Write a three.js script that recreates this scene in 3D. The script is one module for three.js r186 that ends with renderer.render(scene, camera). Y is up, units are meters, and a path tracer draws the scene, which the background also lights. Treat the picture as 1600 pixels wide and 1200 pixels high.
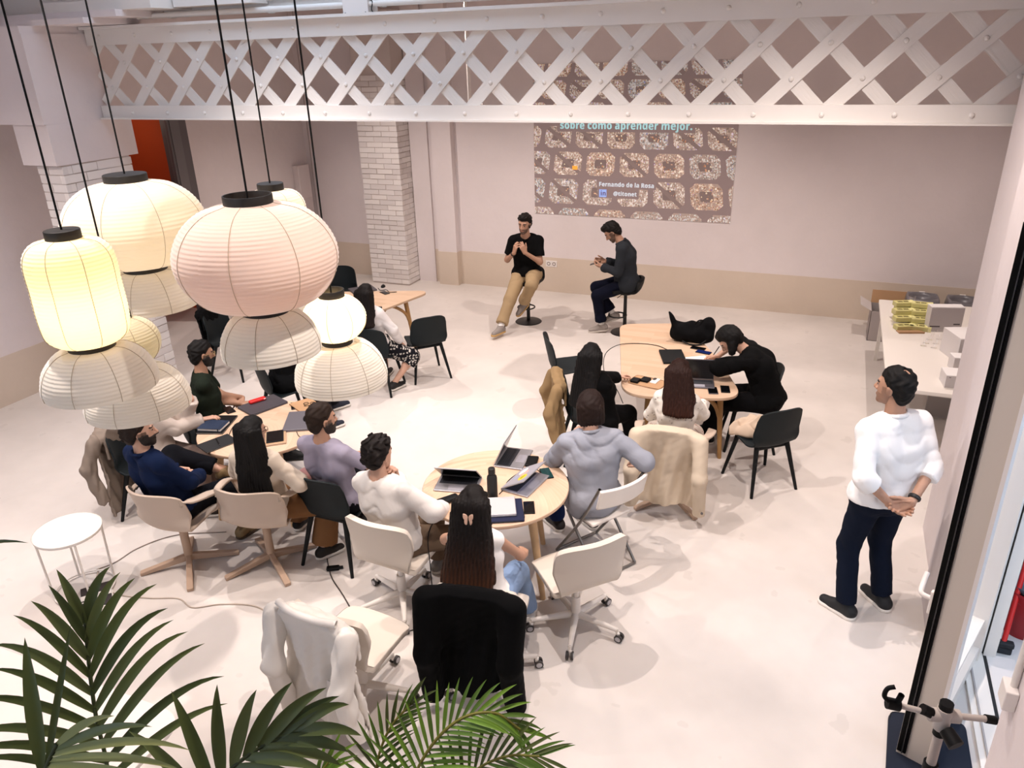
import * as THREE from 'three';
import { RoundedBoxGeometry } from 'three/addons/geometries/RoundedBoxGeometry.js';
import { mergeGeometries } from 'three/addons/utils/BufferGeometryUtils.js';
import { RectAreaLightUniformsLib } from 'three/addons/lights/RectAreaLightUniformsLib.js';

// ---------- camera, sky, lights, exposure ----------
const scene = new THREE.Scene();
const RAD = Math.PI / 180;
const camera = new THREE.PerspectiveCamera(2 * Math.atan(600 / 1195) / RAD, 4 / 3, 0.05, 100);
camera.position.set(0, 3.6, 0);
camera.rotation.set(-23.6 * RAD, 23.0 * RAD, -1.67 * RAD, 'YXZ');
scene.add(camera);
const renderer = new THREE.WebGLRenderer({ antialias: true });
renderer.toneMapping = THREE.LinearToneMapping;
renderer.toneMappingExposure = 0.28;
renderer.shadowMap.enabled = true;
RectAreaLightUniformsLib.init();
scene.background = new THREE.Color().setRGB(0.62, 0.78, 1.0);   // overcast daylight outside
scene.backgroundIntensity = 14;
const SPOT = { color: 0xfff0e8, power: 100, angle: 54 };
// ceiling track spots (above the frame): position, aim
const SPOTS = [
  [[-6.3, 4.62, -8.9], [-5.9, 0, -9.2], 1.0], [[-4.3, 4.62, -8.0], [-3.5, 0, -9.2], 1.0], [[-1.4, 4.62, -8.3], [-2.2, 0, -9.0], 1.0], [[0.9, 4.62, -8.6], [0.9, 0, -8.8], 0.85],
  [[-4.6, 4.62, -4.6], [-4.5, 0, -5.2], 0.9], [[-2.2, 4.62, -4.5], [-2.1, 0, -5.1], 1.0], [[-0.1, 4.62, -4.6], [-0.4, 0, -5.2], 1.0],
  [[-6.6, 4.62, -3.0], [-7.2, 0, -3.8], 0.9], [[-5.2, 4.62, -2.2], [-4.9, 0, -2.9], 0.8], [[-3.3, 4.62, -2.2], [-3.0, 0, -2.8], 0.75], [[-0.9, 4.62, -2.4], [-0.8, 0, -3.0], 0.85],  // first spot of this row is added to brighten the left wall
];

// ---------- helpers ----------
let seed = 7;
const rnd = () => { seed = (seed * 1664525 + 1013904223) >>> 0; return seed / 4294967296; };
const V = (x, y, z) => new THREE.Vector3(x, y, z);
const lerp = (a, b, t) => a + (b - a) * t, clamp = (x, a, b) => Math.max(a, Math.min(b, x));
const names = {};
function numbered(n) { n = n.replace(/_\d{3}$/, ''); const k = names[n] = (names[n] ?? -1) + 1; return k ? n + '_' + String(k).padStart(3, '0') : n; }
const mat = (color, roughness = 0.8, more = {}) => new THREE.MeshPhysicalMaterial({ color, roughness, ...more });
function part(name, geo, m, parent, at) { const o = new THREE.Mesh(geo, m); o.name = name; if (at) o.position.set(...at); parent.add(o); return o; }
function thing(name, label, category, at = [0, 0, 0], turn = 0, group) {
  const o = new THREE.Group(); o.name = numbered(name); o.position.set(...at); o.rotation.y = turn; o.userData = { label, category };
  if (group) o.userData.group = group; scene.add(o); return o;
}
function copy(src, label, at, turn, group) {
  const o = src.clone(); o.name = numbered(src.name); o.userData = { label, category: src.userData.category }; if (group || src.userData.group) o.userData.group = group || src.userData.group;
  o.position.set(...at); o.rotation.set(0, turn, 0); scene.add(o); return o;
}
function struct(name, geo, m, at) { const o = geo ? new THREE.Mesh(geo, m) : new THREE.Group(); o.name = name; o.userData = { kind: 'structure' }; if (at) o.position.set(...at); scene.add(o); return o; }
function mg(list) {
  const out = list.map((g) => { const n = g.index ? g.toNonIndexed() : g; const r = new THREE.BufferGeometry(); r.setAttribute('position', n.attributes.position); r.setAttribute('normal', n.attributes.normal); r.setAttribute('uv', n.attributes.uv ?? new THREE.BufferAttribute(new Float32Array(n.attributes.position.count * 2), 2)); return r; });
  return mergeGeometries(out);
}
const mv = (g, x, y, z) => g.translate(x, y, z);
const box = (w, h, d, r = 0.004) => new RoundedBoxGeometry(w, h, d, 2, Math.min(r, w / 2.02, h / 2.02, d / 2.02));
const boxAt = (x0, y0, z0, x1, y1, z1) => { const g = new THREE.BoxGeometry(x1 - x0, y1 - y0, z1 - z0); g.translate((x0 + x1) / 2, (y0 + y1) / 2, (z0 + z1) / 2); metric(g); return g; };
function metric(g) { const p = g.attributes.position, n = g.attributes.normal, u = g.attributes.uv; for (let i = 0; i < p.count; i++) { const ax = Math.abs(n.getX(i)), ay = Math.abs(n.getY(i)); if (ay > 0.7) u.setXY(i, p.getX(i), p.getZ(i)); else if (ax > 0.7) u.setXY(i, p.getZ(i), p.getY(i)); else u.setXY(i, p.getX(i), p.getY(i)); } return g; }
function bar(p, q, r0, r1 = r0, seg = 12) {
  const a = V(...p), b = V(...q), d = b.clone().sub(a), g = new THREE.CylinderGeometry(r1, r0, d.length(), seg, 1);
  g.applyQuaternion(new THREE.Quaternion().setFromUnitVectors(V(0, 1, 0), d.clone().normalize())); g.translate((a.x + b.x) / 2, (a.y + b.y) / 2, (a.z + b.z) / 2); return g;
}
const tube = (pts, r, n = 24, k = 8, closed = false) => new THREE.TubeGeometry(new THREE.CatmullRomCurve3(pts.map((p) => V(...p)), closed, 'centripetal'), n, r, k, closed);
const lathe = (prof, n = 48) => new THREE.LatheGeometry(prof.map(([x, y]) => new THREE.Vector2(x, y)), n);
const disc = (r, y0, y1, b = 0.004, n = 64) => lathe([[0, y0], [r - b, y0], [r, y0 + b], [r, y1 - b], [r - b, y1], [0, y1]], n);
// rounded polygon (x,z corners with a radius each) extruded from y0 to y1
function slab(corners, y0, y1, rad, bevel = 0.006) {
  const s = new THREE.Shape(), n = corners.length, P = corners.map(([x, z]) => new THREE.Vector2(x, -z));
  for (let i = 0; i < n; i++) {
    const c = P[i], a = P[(i + n - 1) % n], b = P[(i + 1) % n], r = Array.isArray(rad) ? rad[i] : rad;
    const ua = a.clone().sub(c), ub = b.clone().sub(c), ra = Math.min(r, ua.length() * 0.48), rb = Math.min(r, ub.length() * 0.48);
    const s0 = c.clone().add(ua.setLength(ra)), s1 = c.clone().add(ub.setLength(rb));
    if (i === 0) s.moveTo(s0.x, s0.y); else s.lineTo(s0.x, s0.y);
    s.quadraticCurveTo(c.x, c.y, s1.x, s1.y);
  }
  s.closePath();
  const g = new THREE.ExtrudeGeometry(s, { depth: y1 - y0 - 2 * bevel, bevelEnabled: bevel > 0, bevelThickness: bevel, bevelSize: bevel, bevelOffset: -bevel, bevelSegments: 2, curveSegments: 10 });
  g.rotateX(-Math.PI / 2); g.translate(0, y0 + bevel, 0); return g;
}
// closed thin shell over a surface f(u,v), u in -1..1, v in 0..1
function shell(f, nu, nv, th) {
  const pos = [], idx = [], ez = (t) => t - 0.8 * Math.sin(2 * Math.PI * t) / (2 * Math.PI), uu = (i) => lerp(-Math.cos(Math.PI * i / nu), -1 + 2 * i / nu, 0.3), at = (i, j) => f(uu(i), ez(j / nv)), P = [];
  for (let j = 0; j <= nv; j++) for (let i = 0; i <= nu; i++) P.push(V(...at(i, j)));
  const W = nu + 1, id = (i, j) => j * W + i, N = [];
  for (let j = 0; j <= nv; j++) for (let i = 0; i <= nu; i++) {
    const e = 1e-3, u = clamp(uu(i), -0.985, 0.985), v = clamp(ez(j / nv), 0.012, 0.988);
    const a = V(...f(u + e, v)).sub(V(...f(u - e, v))), b = V(...f(u, v + e)).sub(V(...f(u, v - e)));
    N.push(a.cross(b).normalize());
  }
  for (const s of [0.5, -0.5]) P.forEach((p, k) => pos.push(p.x + N[k].x * th * s, p.y + N[k].y * th * s, p.z + N[k].z * th * s));
  const T = P.length, quad = (a, b, c, d) => idx.push(a, b, c, a, c, d);
  for (let j = 0; j < nv; j++) for (let i = 0; i < nu; i++) { quad(id(i, j), id(i + 1, j), id(i + 1, j + 1), id(i, j + 1)); quad(T + id(i, j), T + id(i, j + 1), T + id(i + 1, j + 1), T + id(i + 1, j)); }
  for (let i = 0; i < nu; i++) { quad(id(i, 0), T + id(i, 0), T + id(i + 1, 0), id(i + 1, 0)); quad(id(i, nv), id(i + 1, nv), T + id(i + 1, nv), T + id(i, nv)); }
  for (let j = 0; j < nv; j++) { quad(id(0, j), id(0, j + 1), T + id(0, j + 1), T + id(0, j)); quad(id(nu, j), T + id(nu, j), T + id(nu, j + 1), id(nu, j + 1)); }
  const g = new THREE.BufferGeometry(); g.setAttribute('position', new THREE.Float32BufferAttribute(pos, 3)); g.setIndex(idx); g.computeVertexNormals(); return g;
}
const rv = (u, v, a, b) => { const s = 1 - Math.pow(Math.max(0, 1 - Math.pow(Math.abs(u), 3)), 1 / 3); return lerp(a * s, 1 - b * s, v); };   // v range of a plate with rounded ends
// value noise and textures
const hash = (x, y) => { let h = (x * 374761393 + y * 668265263) | 0; h = Math.imul(h ^ (h >>> 13), 1274126177); return ((h ^ (h >>> 16)) >>> 0) / 4294967296; };
function vn(x, y, per) { const xi = Math.floor(x), yi = Math.floor(y), u = x - xi, v = y - yi, s = u * u * (3 - 2 * u), t = v * v * (3 - 2 * v), w = (a) => ((a % per) + per) % per; return lerp(lerp(hash(w(xi), w(yi)), hash(w(xi + 1), w(yi)), s), lerp(hash(w(xi), w(yi + 1)), hash(w(xi + 1), w(yi + 1)), s), t); }
function tex(n, metres, f, srgb = true) {
  const d = new Uint8Array(n * n * 4); for (let j = 0; j < n; j++) for (let i = 0; i < n; i++) { const c = f(i / n, j / n); for (let k = 0; k < 3; k++) d[(j * n + i) * 4 + k] = clamp(c[k] * 255, 0, 255); d[(j * n + i) * 4 + 3] = 255; }
  const t = new THREE.DataTexture(d, n, n); t.wrapS = t.wrapT = THREE.RepeatWrapping; t.magFilter = THREE.LinearFilter; t.minFilter = THREE.LinearMipmapLinearFilter; t.generateMipmaps = true; t.repeat.set(1 / metres, 1 / metres); if (srgb) t.colorSpace = THREE.SRGBColorSpace; t.needsUpdate = true; return t;
}
const fbm = (x, y, f, o = 4) => { let s = 0, a = 0.5, t = 0; for (let i = 0; i < o; i++) { s += a * vn(x * f, y * f, f); t += a; a *= 0.55; f *= 2; } return s / t; };
function canvasTex(w, h, draw) { const c = document.createElement('canvas'); c.width = w; c.height = h; draw(c.getContext('2d'), w, h); const t = new THREE.CanvasTexture(c); t.colorSpace = THREE.SRGBColorSpace; t.anisotropy = 8; return t; }

// ---------- materials ----------
const floorMap = tex(512, 3.7, (x, y) => { const a = fbm(x, y, 4, 5), b = fbm(x + 0.3, y + 0.7, 24, 3), k = 0.83 + 0.1 * (a - 0.5) + 0.03 * (b - 0.5), s = b > 0.8 ? 0.03 : 0; return [k - s, k * 0.965 - s, k * 0.935 - s]; });
const floorRough = tex(256, 2.3, (x, y) => { const a = fbm(x, y, 6, 4); const k = 0.3 + 0.3 * a; return [k, k, k]; }, false);
const plasterBump = tex(256, 1.1, (x, y) => { const a = fbm(x, y, 8, 5); return [a, a, a]; }, false);
const plasterMap = tex(256, 2.9, (x, y) => { const a = fbm(x, y, 5, 5), k = 0.87 + 0.05 * (a - 0.5); return [k, k * 0.982, k * 0.978]; });
const M = {
  floor: mat(0xffffff, 1, { map: floorMap, roughnessMap: floorRough }),
  wall: mat(0xfff8f8, 0.92, { map: plasterMap, bumpMap: plasterBump, bumpScale: 0.004 }),
  white: mat(0xe4ddd8, 0.55), whitePaint: mat(0xe2dcd6, 0.5, { bumpMap: plasterBump, bumpScale: 0.002 }),
  dado: mat(0xf0e2d0, 0.9, { map: plasterMap, bumpMap: plasterBump, bumpScale: 0.004 }),
  brick: [mat(0xe4dedb, 0.8), mat(0xdcd5d2, 0.85), mat(0xeae4e0, 0.8)], joint: mat(0xc9bdb7, 0.95),
  orange: mat(0xb84a18, 0.8), greyMetal: mat(0x5c5657, 0.5), darkMetal: mat(0x121212, 0.45, { metalness: 0.3 }), steel: mat(0x8d8a86, 0.3, { metalness: 1 }),
  black: mat(0x060607, 0.6, { specularIntensity: 0.5 }), blackGloss: mat(0x08080a, 0.12), anthracite: mat(0x11191c, 0.6, { specularIntensity: 0.5 }), anthracite2: mat(0x0b0e10, 0.6, { specularIntensity: 0.5 }), beige: mat(0xc4b1a0, 0.6), beigeLeg: mat(0xb79c86, 0.65),
  offWhite: mat(0xe9e2da, 0.45), rubber: mat(0x3a3736, 0.7), paper: mat(0xf1ece4, 0.9), kraft: mat(0xb08a66, 0.9), silver: mat(0xb4b3b8, 0.35, { metalness: 0.6 }), spaceGrey: mat(0x57545a, 0.4, { metalness: 0.5 }),
  glass: mat(0xffffff, 0.02, { transmission: 1, thickness: 0, ior: 1.45 }),
};
const woodBlock = (n, c0, c1) => tex(512, 1.0, (x, y) => { const s = Math.floor(y * 14), o = hash(s, n) * 0.9, g = fbm((x * 0.25 + o) % 1, y, 8, 3), gr = fbm(x * 0.2 % 1, (y * 6) % 1, 32, 3), j = Math.floor((x + o) * 2.2) + s * 7, t = hash(j, n + 5), k = clamp(0.25 + 0.6 * (t - 0.5) * 0.9 + 0.35 * (g - 0.5) + 0.5 * (gr - 0.5) + 0.2, 0, 1); return [0, 1, 2].map((i) => lerp(c0[i], c1[i], k)); });
M.ash = mat(0xffffff, 0.5, { map: woodBlock(3, [0.86, 0.75, 0.65], [0.74, 0.61, 0.5]) });
M.oak = mat(0xffffff, 0.5, { map: woodBlock(9, [0.8, 0.69, 0.59], [0.73, 0.61, 0.5]) });
M.ashLeg = mat(0xc9a77e, 0.55); M.oakLeg = mat(0xa9814f, 0.55);
const weave = tex(128, 0.012, (x, y) => { const k = 0.5 + 0.5 * Math.sin(x * 12.566) * Math.sin(y * 12.566); return [k, k, k]; }, false);
M.fabric = mat(0xd6cbbe, 0.95, { sheen: 0.3 });

// ---------- the room ----------
const ZB = -11.25, XL = -8.5, HC = 5.0;
{
  struct('floor', boxAt(-8.8, -0.12, -11.6, 1.13, 0, 3.0), M.floor);
  struct('floor_bay', boxAt(1.13, -0.12, -11.6, 2.9, 0, -5.95), M.floor);
  struct('ceiling', mg([boxAt(-8.8, HC, -11.6, 2.9, HC + 0.2, -5.9), boxAt(-8.8, HC, -4.3, 2.9, HC + 0.2, 3.0), boxAt(-8.8, HC, -5.9, -5.7, HC + 0.2, -4.3), boxAt(-2.7, HC, -5.9, 2.9, HC + 0.2, -4.3)]), M.wall);   // with a skylight in front of the girder
  struct('skylight_frame', mg([boxAt(-5.75, HC + 0.2, -5.95, -2.65, HC + 0.3, -5.85), boxAt(-5.75, HC + 0.2, -4.35, -2.65, HC + 0.3, -4.25), boxAt(-5.75, HC + 0.2, -5.85, -5.65, HC + 0.3, -4.35), boxAt(-2.75, HC + 0.2, -5.85, -2.65, HC + 0.3, -4.35)]), M.white);
  // back wall with the buff dado band as a skin of paint a few millimetres proud
  const wb = struct('wall_back', boxAt(-8.8, 0, ZB - 0.3, 2.9, HC, ZB), M.wall);
  part('dado', boxAt(XL, 0, ZB, 2.6, 0.56, ZB + 0.006), M.dado, wb);
  // left wall with the opening to the orange passage
  const wl = struct('wall_left', mg([boxAt(XL - 0.3, 0, ZB, XL, HC, -8.58), boxAt(XL - 0.3, 2.95, -8.58, XL, HC, -7.3), boxAt(XL - 0.3, 0, -7.3, XL, HC, 3.0)]), M.wall);
  part('dado', boxAt(XL, 0, ZB, XL + 0.006, 0.56, -8.62), M.dado, wl); part('dado', boxAt(XL, 0, -6.2, XL + 0.006, 0.56, 3.0), M.dado, wl);
  struct('wall_passage', mg([boxAt(XL - 1.6, 0, -8.9, XL - 0.3, 3.2, -8.75), boxAt(XL - 1.6, 0, -7.3, XL - 0.3, 3.2, -7.1), boxAt(XL - 1.75, 0, -8.9, XL - 1.6, 3.2, -7.1), boxAt(XL - 1.7, 2.95, -8.9, XL - 0.3, 3.2, -7.1)]), M.orange);
  struct('floor_passage', boxAt(XL - 1.7, -0.12, -8.8, XL - 0.3, 0, -7.1), M.floor);
  const pl = thing('added_passage_lamp', 'added round ceiling lamp out of view, put in to brighten the orange passage', 'lamp', [XL - 0.95, 2.9, -8.0]); part('base', disc(0.09, 0.02, 0.05), M.white, pl); part('glass_dome', new THREE.SphereGeometry(0.07, 20, 14), mat(0xffffff, 0.5, { emissive: 0xfff0dc, emissiveIntensity: 4 }), pl);
  const PL = new THREE.PointLight(0xfff0dc, 2.4, 0, 2); PL.position.set(XL - 0.95, 2.9, -8.0); PL.shadow.radius = 3; PL.castShadow = true; scene.add(PL);  // unseen lamp and its point light, added to brighten the passage
  const df = struct('door_1', null);
  part('door_frame', mg([boxAt(XL - 0.28, 0, -8.6, XL + 0.05, 2.95, -8.46)]), M.greyMetal, df);
  part('door_leaf', mg([boxAt(XL - 0.05, 0.02, -8.46, XL + 0.06, 2.92, -8.3)]), mat(0x6a6465, 0.45), df);
  part('door_edge', boxAt(XL + 0.02, 0.02, -8.3, XL + 0.05, 2.92, -8.26), M.greyMetal, df);
  // front wall with a tall window behind the camera
  struct('wall_front', mg([boxAt(-8.8, 0, 3.0, -6.2, HC, 3.25), boxAt(-6.2, 0, 3.0, -2.2, 2.3, 3.25), boxAt(-6.2, 4.4, 3.0, -2.2, HC, 3.25), boxAt(-2.2, 0, 3.0, 1.6, HC, 3.25)]), M.wall);
  const w1 = struct('window_1', null);
  part('window_frame', mg([boxAt(-6.2, 2.3, 3.08, -2.2, 2.36, 3.16), boxAt(-6.2, 4.34, 3.08, -2.2, 4.4, 3.16), ...[-6.2, -4.9, -3.56, -2.26].map((x) => boxAt(x, 2.36, 3.08, x + 0.06, 4.34, 3.16))]), M.white, w1);
  for (const x of [-6.14, -4.84, -3.5]) part('pane', boxAt(x, 2.36, 3.115, x + 1.24, 4.34, 3.12), M.glass, w1);
  // right side: near pier, door opening, pilaster, and the bay behind it
  const wr = struct('wall_right', mg([boxAt(0.97, 0, -3.1, 1.5, HC, 3.0), boxAt(0.98, 3.0, -4.6, 1.5, HC, -3.1)]), M.wall);
  struct('wall_pilaster', mg([boxAt(0.93, 0, -5.05, 1.16, HC, -4.6), boxAt(1.0, 0, -6.0, 1.16, HC, -5.05), boxAt(1.16, 0, -6.1, 5.0, HC, -5.95)]), M.wall);
  struct('wall_bay', boxAt(2.6, 0, ZB, 2.9, HC, -6.1), M.wall);
  // paving and pale courtyard wall outside the door
  struct('ground', boxAt(1.13, -0.14, -5.95, 5.0, -0.01, 4.0), mat(0xd9d6d2, 0.9));
  struct('wall_courtyard', boxAt(3.4, -0.1, -5.95, 3.6, 2.6, 4.0), mat(0xd6d6d4, 0.9, { bumpMap: plasterBump, bumpScale: 0.004 }));
  // back pilaster strip beside the brick pier
  const st = struct('trim_1', boxAt(-5.98, 0, ZB, -5.64, HC, ZB + 0.13), M.wall);
  part('dado', boxAt(-5.985, 0, ZB, -5.635, 0.56, ZB + 0.136), M.dado, st);
  struct('trim_2', boxAt(-6.42, 0, ZB, -6.1, HC, ZB + 0.04), M.wall);
}
// whitewashed brick: each brick a part, joints are the recessed core behind
const brickGeos = [0, 1, 2].map((k) => { const g = new THREE.BoxGeometry(1, 1, 1, 1, 1, 1); const p = g.attributes.position; for (let i = 0; i < p.count; i++) { const h = Math.sin(p.getX(i) * 31 + p.getY(i) * 57 + p.getZ(i) * 13 + k * 2.1); p.setXYZ(i, p.getX(i) * (1 + 0.012 * h), p.getY(i) * (1 + 0.05 * h), p.getZ(i) * (1 + 0.02 * h)); } g.computeVertexNormals(); return g; });
function brickFace(parent, axis, a0, a1, y0, y1, face, len, hgt, depth, rows) {
  const rh = (y1 - y0) / rows;
  for (let r = 0; r < rows; r++) {
    let a = a0 - (r % 2 ? len * 0.5 : 0);
    while (a < a1 - 0.02) {
      const s = Math.max(a, a0), e = Math.min(a + len, a1); a += len;
      if (e - s < 0.03) continue;
      const m = new THREE.Mesh(brickGeos[Math.floor(rnd() * 3)], M.brick[Math.floor(rnd() * 3)]); m.name = 'brick';
      const out = 0.004 + rnd() * 0.009, mid = (s + e) / 2 + (rnd() - 0.5) * 0.006, w = e - s - 0.008 - rnd() * 0.006, hh = rh - 0.007 - rnd() * 0.006;
      if (axis === 'x') { m.position.set(mid, y0 + (r + 0.5) * rh, face + out - depth / 2); m.scale.set(w, hh, depth); } else { m.position.set(face + out - depth / 2, y0 + (r + 0.5) * rh, mid); m.scale.set(depth, hh, w); }
      m.rotation.z = (rnd() - 0.5) * 0.02; parent.add(m);
    }
  }
}
{
  const p1 = struct('wall_pier_back', boxAt(-7.14, 0, ZB, -6.44, 4.2, -10.86), M.joint);
  brickFace(p1, 'x', -7.15, -6.43, 0.02, 3.3, -10.86, 0.29, 0.08, 0.06, 40); brickFace(p1, 'z', ZB + 0.02, -10.85, 0.02, 3.3, -6.44, 0.29, 0.08, 0.06, 40);
  const p2 = struct('wall_pier_left', boxAt(-7.51, 0, -6.4, -7.18, 2.66, -5.56), M.joint);
  brickFace(p2, 'x', -7.52, -7.165, 0.02, 2.65, -5.56, 0.3, 0.08, 0.06, 30); brickFace(p2, 'z', -6.42, -5.55, 0.02, 2.65, -7.18, 0.3, 0.08, 0.06, 30);
  const cap = struct('wall_impost', mg([boxAt(-7.64, 2.66, -6.52, -7.165, 3.05, -5.5), boxAt(XL, 3.05, -6.28, -7.17, 3.86, -5.48)]), M.wall);
  part('cornice', mg([boxAt(XL, 3.925, -6.5, -6.5, 3.975, -5.62), boxAt(XL, 3.975, -6.5, -6.2, 4.03, -5.72), boxAt(XL, 3.86, -6.28, -7.18, 3.925, -5.48)]), M.wall, cap);
  part('lintel', boxAt(-7.2, 4.03, -6.4, -5.85, 4.12, -5.8), M.whitePaint, cap); part('lintel', boxAt(-5.83, 4.04, -6.3, -4.95, 4.3, -6.05), M.whitePaint, cap);
  struct('wall_above_girder', boxAt(XL, 3.98, -6.5, 2.6, HC, -6.3), M.whitePaint);
}
// riveted lattice girder
{
  const t = thing('lattice_girder', 'white painted riveted lattice girder spanning the hall overhead', 'girder', [0, 3.04, -6.2]);
  const x0 = -7.17, x1 = 2.55, s = 0.47, X0 = -7.21;
  part('bottom_chord', mg([boxAt(x0 + 0.01, 0.024, 0.0, x1, 0.142, 0.03), boxAt(x0 + 0.01, 0.012, -0.16, x1, 0.026, 0.075)]), M.whitePaint, t);
  part('top_chord', mg([boxAt(x0 + 0.01, 0.71, 0.0, x1, 0.855, 0.03), boxAt(x0 + 0.01, 0.855, -0.08, x1, 0.88, 0.09)]), M.whitePaint, t);
  const bg = new THREE.BoxGeometry(Math.hypot(0.705, 0.70), 0.1, 0.012), rv = lathe([[0, 0.016], [0.009, 0.014], [0.016, 0.008], [0.019, 0]], 14).rotateX(Math.PI / 2), ang = Math.atan2(0.70, 0.705);
  const rivet = (x, y, z) => part('rivet', rv, M.whitePaint, t, [x, y, z]);
  for (let k = -2; k < 21; k++) {
    const x = X0 + k * s;
    for (const d of [1, -1]) {
      const xa = x, xb = x + d * 0.705; let a = 0, b = 1;
      for (const [xx] of [[x0 + 0.045], [x1 - 0.05]]) { const tt = (xx - xa) / (xb - xa); const lo = (xx < 0) === (d > 0); if (tt > 0 && tt < 1) { if (lo) a = Math.max(a, tt); else b = Math.min(b, tt); } }
      if ((d > 0 ? xb <= x0 || xa >= x1 : xa <= x0 || xb >= x1) || b - a < 0.05) continue;
      const m = part('lattice_bar', bg, M.whitePaint, t, [lerp(xa, xb, (a + b) / 2), 0.08 + 0.70 * (a + b) / 2, d > 0 ? -0.006 : -0.019]); m.rotation.z = d > 0 ? ang : -ang; m.scale.x = b - a;
    }
    if (x > x0 && x < x1) rivet(x, 0.075, 0.03);
    if (x + s / 2 > x0 && x + s / 2 < x1) rivet(x + s / 2, 0.79, 0.03);
    for (const q of [1 / 3, 2 / 3]) { const xr = x + 0.705 * q; if (xr > x0 && xr < x1) rivet(xr, 0.08 + 0.7 * q, 0.0); }
  }
}
// pipes and junction box on the wall above the girder
{
  const c1 = thing('conduit_pipe', 'white conduit pipe running along the top of the lattice girder', 'pipe', [0, 3.985, -6.16]);
  part('pipe', bar([-6.4, 0, 0], [2.2, 0, 0], 0.024), M.whitePaint, c1); for (let x = -6; x < 2; x += 1.15) part('clip', box(0.03, 0.06, 0.07), M.whitePaint, c1, [x, 0, -0.03]);
  const c2 = thing('thin_conduit', 'thin white conduit clipped to the wall above the thicker pipe', 'pipe', [0, 4.08, -6.275]);
  part('pipe', tube([[-6.0, 0.14, 0], [-5.75, 0.02, 0], [-5.4, -0.005, 0], [-4.4, 0, 0], [2.2, 0.01, 0]], 0.013, 60), M.whitePaint, c2); for (let x = -4.9; x < 2; x += 1.2) part('clip', box(0.02, 0.04, 0.03), M.whitePaint, c2, [x, 0, -0.004]);
  const jb = thing('junction_box', 'square white junction box above the lattice girder', 'junction box', [-3.93, 3.9, -6.2]);
  part('lid', box(0.25, 0.22, 0.16, 0.006), M.white, jb, [0, 0.11, 0]); for (const [x, y] of [[-0.1, 0.2], [0.1, 0.2], [0.1, 0.02], [-0.1, 0.02]]) part('screw', bar([x, y, 0.078], [x, y, 0.084], 0.006), M.greyMetal, jb);
  part('cable', tube([[0.12, 0.12, 0.05], [0.16, 0.1, 0.06], [0.15, 0.03, 0.06], [0.2, 0.0, 0.05]], 0.004), M.black, jb);
}
// track spotlights on the ceiling (above the picture); each is a can with a glowing face and a light of the same place
SPOTS.forEach(([p, a, k], i) => {
  const d = V(...a).sub(V(...p)).normalize(), s = thing('track_spotlight', 'white track spotlight on the hidden ceiling above ' + ['the doorway to the orange passage', 'the speaker in the black T-shirt', 'the speaker with the phone', 'the heap of yellow packs', 'the woman with very long black hair', 'the round table in front', 'the person writing in the notebook', 'the far end of the left wall, added to brighten that wall', 'the small tray table', 'the white denim jacket', 'the clamp stand'][i], 'spotlight', p, 0, 'ceiling track spotlights');
  part('can', mg([bar([0, 0, 0], [d.x * -0.16, d.y * -0.16, d.z * -0.16], 0.055, 0.05), bar([d.x * -0.1, 0.08, d.z * -0.1], [d.x * -0.1, HC - p[1], d.z * -0.1], 0.012)]), M.white, s);
  const lens = new THREE.CircleGeometry(0.048, 20); lens.applyQuaternion(new THREE.Quaternion().setFromUnitVectors(V(0, 0, 1), d));
  part('lens', lens.translate(d.x * 0.004, d.y * 0.004, d.z * 0.004), mat(0xffffff, 0.5, { emissive: SPOT.color, emissiveIntensity: 4 }), s);
  const L = new THREE.SpotLight(SPOT.color, SPOT.power * k, 0, SPOT.angle * RAD, 0.55, 2); L.position.set(p[0] + d.x * 0.02, p[1] + d.y * 0.02, p[2] + d.z * 0.02); L.target.position.set(...a); L.shadow.radius = 1.3; L.castShadow = true; scene.add(L, L.target);
});
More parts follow.
